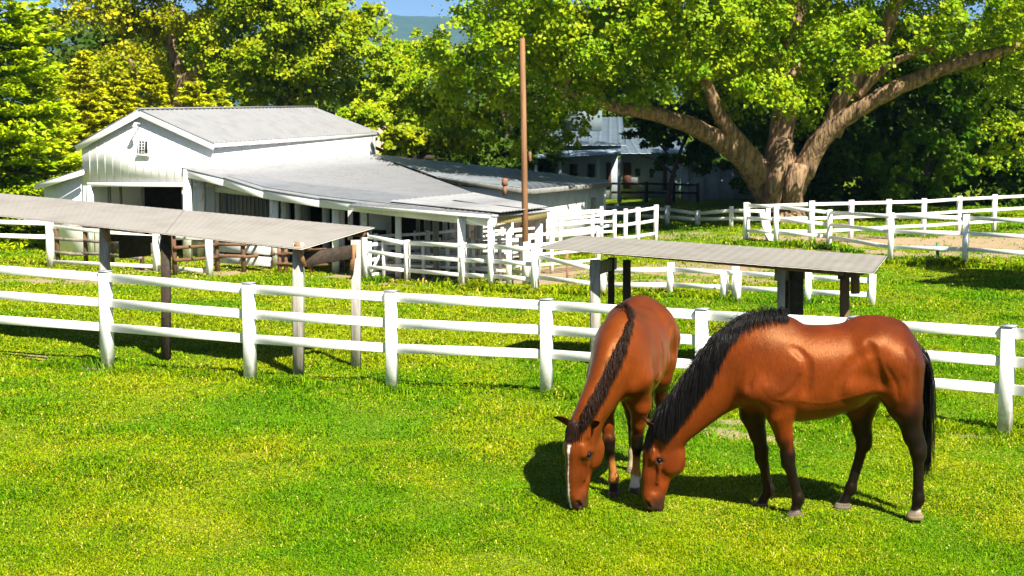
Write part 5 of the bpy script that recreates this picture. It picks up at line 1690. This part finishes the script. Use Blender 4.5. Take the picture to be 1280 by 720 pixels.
# conifers ------------------------------------------------------------------------
def conifer(name, label, base, top, rmax, nb, per, size, cA, cB, seed, power=.8, z0=.05, group=None, up=.15):
    rng = np.random.default_rng(seed)
    base = np.asarray(base, float).copy(); base[2] = float(terr(base[0], base[1])); top = np.asarray(top, float)
    H_ = top[2] - base[2]
    r = thing(name, label, "tree", base, group)
    mb = MB(); limb(mb, [base - (0, 0, .2), (base + top) / 2, top * .9 + base * .1], [rmax * .10, rmax * .05, .01])
    t = np.sort(rng.random(nb)) ** 1.1
    t = z0 + (1 - z0) * t
    a = rng.random(nb) * 6.283
    rad = rmax * (1 - t) ** power * (.72 + .4 * rng.random(nb)) + .12
    VV, CC = [], []
    for i in range(nb):
        c = base + (top - base) * t[i]
        d = np.array([math.cos(a[i]), math.sin(a[i]), 0])
        side = np.array([-d[1], d[0], 0])
        n = max(10, int(per * (rad[i] / rmax + .15)))
        u = rng.random(n) ** .55
        fan = rng.normal(0, .22, n) * rad[i] * (1.15 - u * .6)
        pos = c + d * (u * rad[i])[:, None] + side * fan[:, None]
        pos[:, 2] += (-.34 * u + up * u ** 3 * 2) * rad[i] + rng.normal(0, .030, n) * (.5 + rmax * .2) - .16 * np.abs(fan)
        dr = d * .85 + side * (fan / rad[i] * 1.6)[:, None] + rng.normal(0, .30, (n, 3)) + np.array([0, 0, .12])
        dr /= np.linalg.norm(dr, axis=1, keepdims=True)
        nv = np.array([.15, -.3, .9]) + rng.normal(0, .40, (n, 3)) + d * .35
        sd = np.cross(dr, nv); sd /= np.linalg.norm(sd, axis=1, keepdims=True)
        L = (size * (.6 + .8 * rng.random(n)))[:, None]; W = L * .24
        VV.append(np.stack([pos - dr * L * .4, pos + sd * W, pos + dr * L * .6 - np.array([0, 0, .12]) * L, pos - sd * W], 1))
        f = np.clip(.25 + .6 * u + .25 * rng.normal(0, 1, n), 0, 1)[:, None]
        CC.append((np.array(cA) * (1 - f) + np.array(cB) * f) * (.8 + .4 * rng.random((n, 1))))
        if i % 3 == 0: mb.tube([c, c + d * rad[i] * .6 - (0, 0, .08 * rad[i])], [.035, .012], 5)
    mb.build("trunk", M["darkbark"], r, smooth=True)
    V = np.concatenate(VV).reshape(-1, 3); C = np.repeat(np.concatenate(CC), 4, 0)
    np_mesh("crown", V, [np.arange(len(V)).reshape(-1, 4)], M["needle"], r, cols=C)
    return r


GC = (.19, .225, .008)
conifer("conifer", "big bright green conifer with layered drooping sprays at the left edge", pz(-8, 262, 46), pz(-4, -110, 46), 3.25, 330, 230, .22, (.11, .26, .003), (.42, .52, .004), 31, .62, .0)
conifer("conifer", "second green conifer half outside the frame beside the layered one", pz(-95, 262, 49), pz(-95, -120, 49), 3.2, 220, 160, .24, (.11, .25, .003), (.40, .50, .004), 36, .65, .0)
conifer("golden_conifer", "tallest golden cypress between the green conifer and the gable", pz(108, 250, 55), pz(106, 62, 55), 1.6, 260, 90, .20, (.29, .31, .004), (.52, .53, .006), 32, .6, .1)
conifer("golden_conifer", "golden cypress just left of the gable peak", pz(150, 250, 56), pz(150, 90, 56), 1.6, 220, 80, .20, (.29, .31, .004), (.52, .53, .006), 33, .6, .2)
conifer("golden_conifer", "golden cypress with a pointed top above the gable peak", pz(192, 250, 56.5), pz(188, 82, 56.5), 1.7, 230, 80, .20, (.29, .31, .004), (.52, .53, .006), 34, .6, .2)
conifer("golden_conifer", "yellow cypress over the left end of the barn roof", pz(240, 250, 57), pz(243, 98, 57), 1.9, 220, 80, .20, (.28, .31, .004), (.51, .53, .006), 35, .6, .2)
conifer("golden_conifer", "small yellow cypress peeping over the barn ridge beside the bent limb", pz(275, 250, 58), pz(274, 112, 58), 1.4, 150, 70, .20, (.26, .30, .004), (.48, .52, .006), 37, .6, .2)

# the far wood closing the view ------------------------------------------------------
rng = np.random.default_rng(50)
cs, rs = [], []
for i in range(120):
    px = -250 + 1800 * (i + rng.random()) / 120
    d = 92 + 22 * rng.random()
    topy = 110 if 420 < px < 600 else 60
    py = topy + (235 - topy) * rng.random()
    cs.append(P(px, py, d)); rs.append(2.6 + 1.6 * rng.random())
V, Q, C = leaf_cloud(cs, rs, 90000, .50, (.035, .08, .005), (.09, .14, .008), rng, 1.3, .85, .25, boughs=15)
wo = np_mesh("distant_wood", V, [Q], M["leaf"], None, cols=C)
tag(wo, "far belt of dense trees filling the view behind the farm", "trees", kind="stuff")

# hills ------------------------------------------------------------------------------
hx = np.linspace(-2800, 2800, 200); hy = np.linspace(2200, 5200, 70)
HX, HY = np.meshgrid(hx, hy, indexing='ij')
prof = np.exp(-((HY - 3800) / 800) ** 2)
HZ = (305 + 26 * fbm(HX, HY, 61, 5, .003) + 12 * fbm(HX, HY, 62, 4, .015)) * prof - 4
idx = np.arange(HX.size).reshape(HX.shape)
q = np.stack([idx[:-1, :-1], idx[1:, :-1], idx[1:, 1:], idx[:-1, 1:]], -1).reshape(-1, 4)
mh = mat("forested_hillside", (.025, .05, .03), .95, .1, var=(.04, .06, .03), vscale=.02)
ho = np_mesh("hills", np.stack([HX, HY, HZ], -1).reshape(-1, 3), [q], mh, None, smooth=True)
tag(ho, "distant wooded hills", "hills", kind="structure")

# air: one closed box of thin even haze round camera and scene --------------------------
hm = bpy.data.materials.new("thin_haze"); hm.use_nodes = True
hn = hm.node_tree; hn.nodes.remove(hn.nodes["Principled BSDF"])
pv = hn.nodes.new("ShaderNodeVolumePrincipled")
pv.inputs["Color"].default_value = (.25, .58, 1.0, 1)
pv.inputs["Density"].default_value = HAZE_D
pv.inputs["Anisotropy"].default_value = 0.0
hn.links.new(pv.outputs[0], hn.nodes["Material Output"].inputs["Volume"])
x0, x1, y0, y1, z0, z1 = -3000, 3000, -120, 5600, -6, 385
hz = np_mesh("haze", [(x0, y0, z0), (x1, y0, z0), (x1, y1, z0), (x0, y1, z0), (x0, y0, z1), (x1, y0, z1), (x1, y1, z1), (x0, y1, z1)],
             [np.array([[0, 3, 2, 1], [4, 5, 6, 7], [0, 1, 5, 4], [1, 2, 6, 5], [2, 3, 7, 6], [3, 0, 4, 7]])], hm)
tag(hz, "thin blue air between the farm and the hills", "haze", kind="stuff")
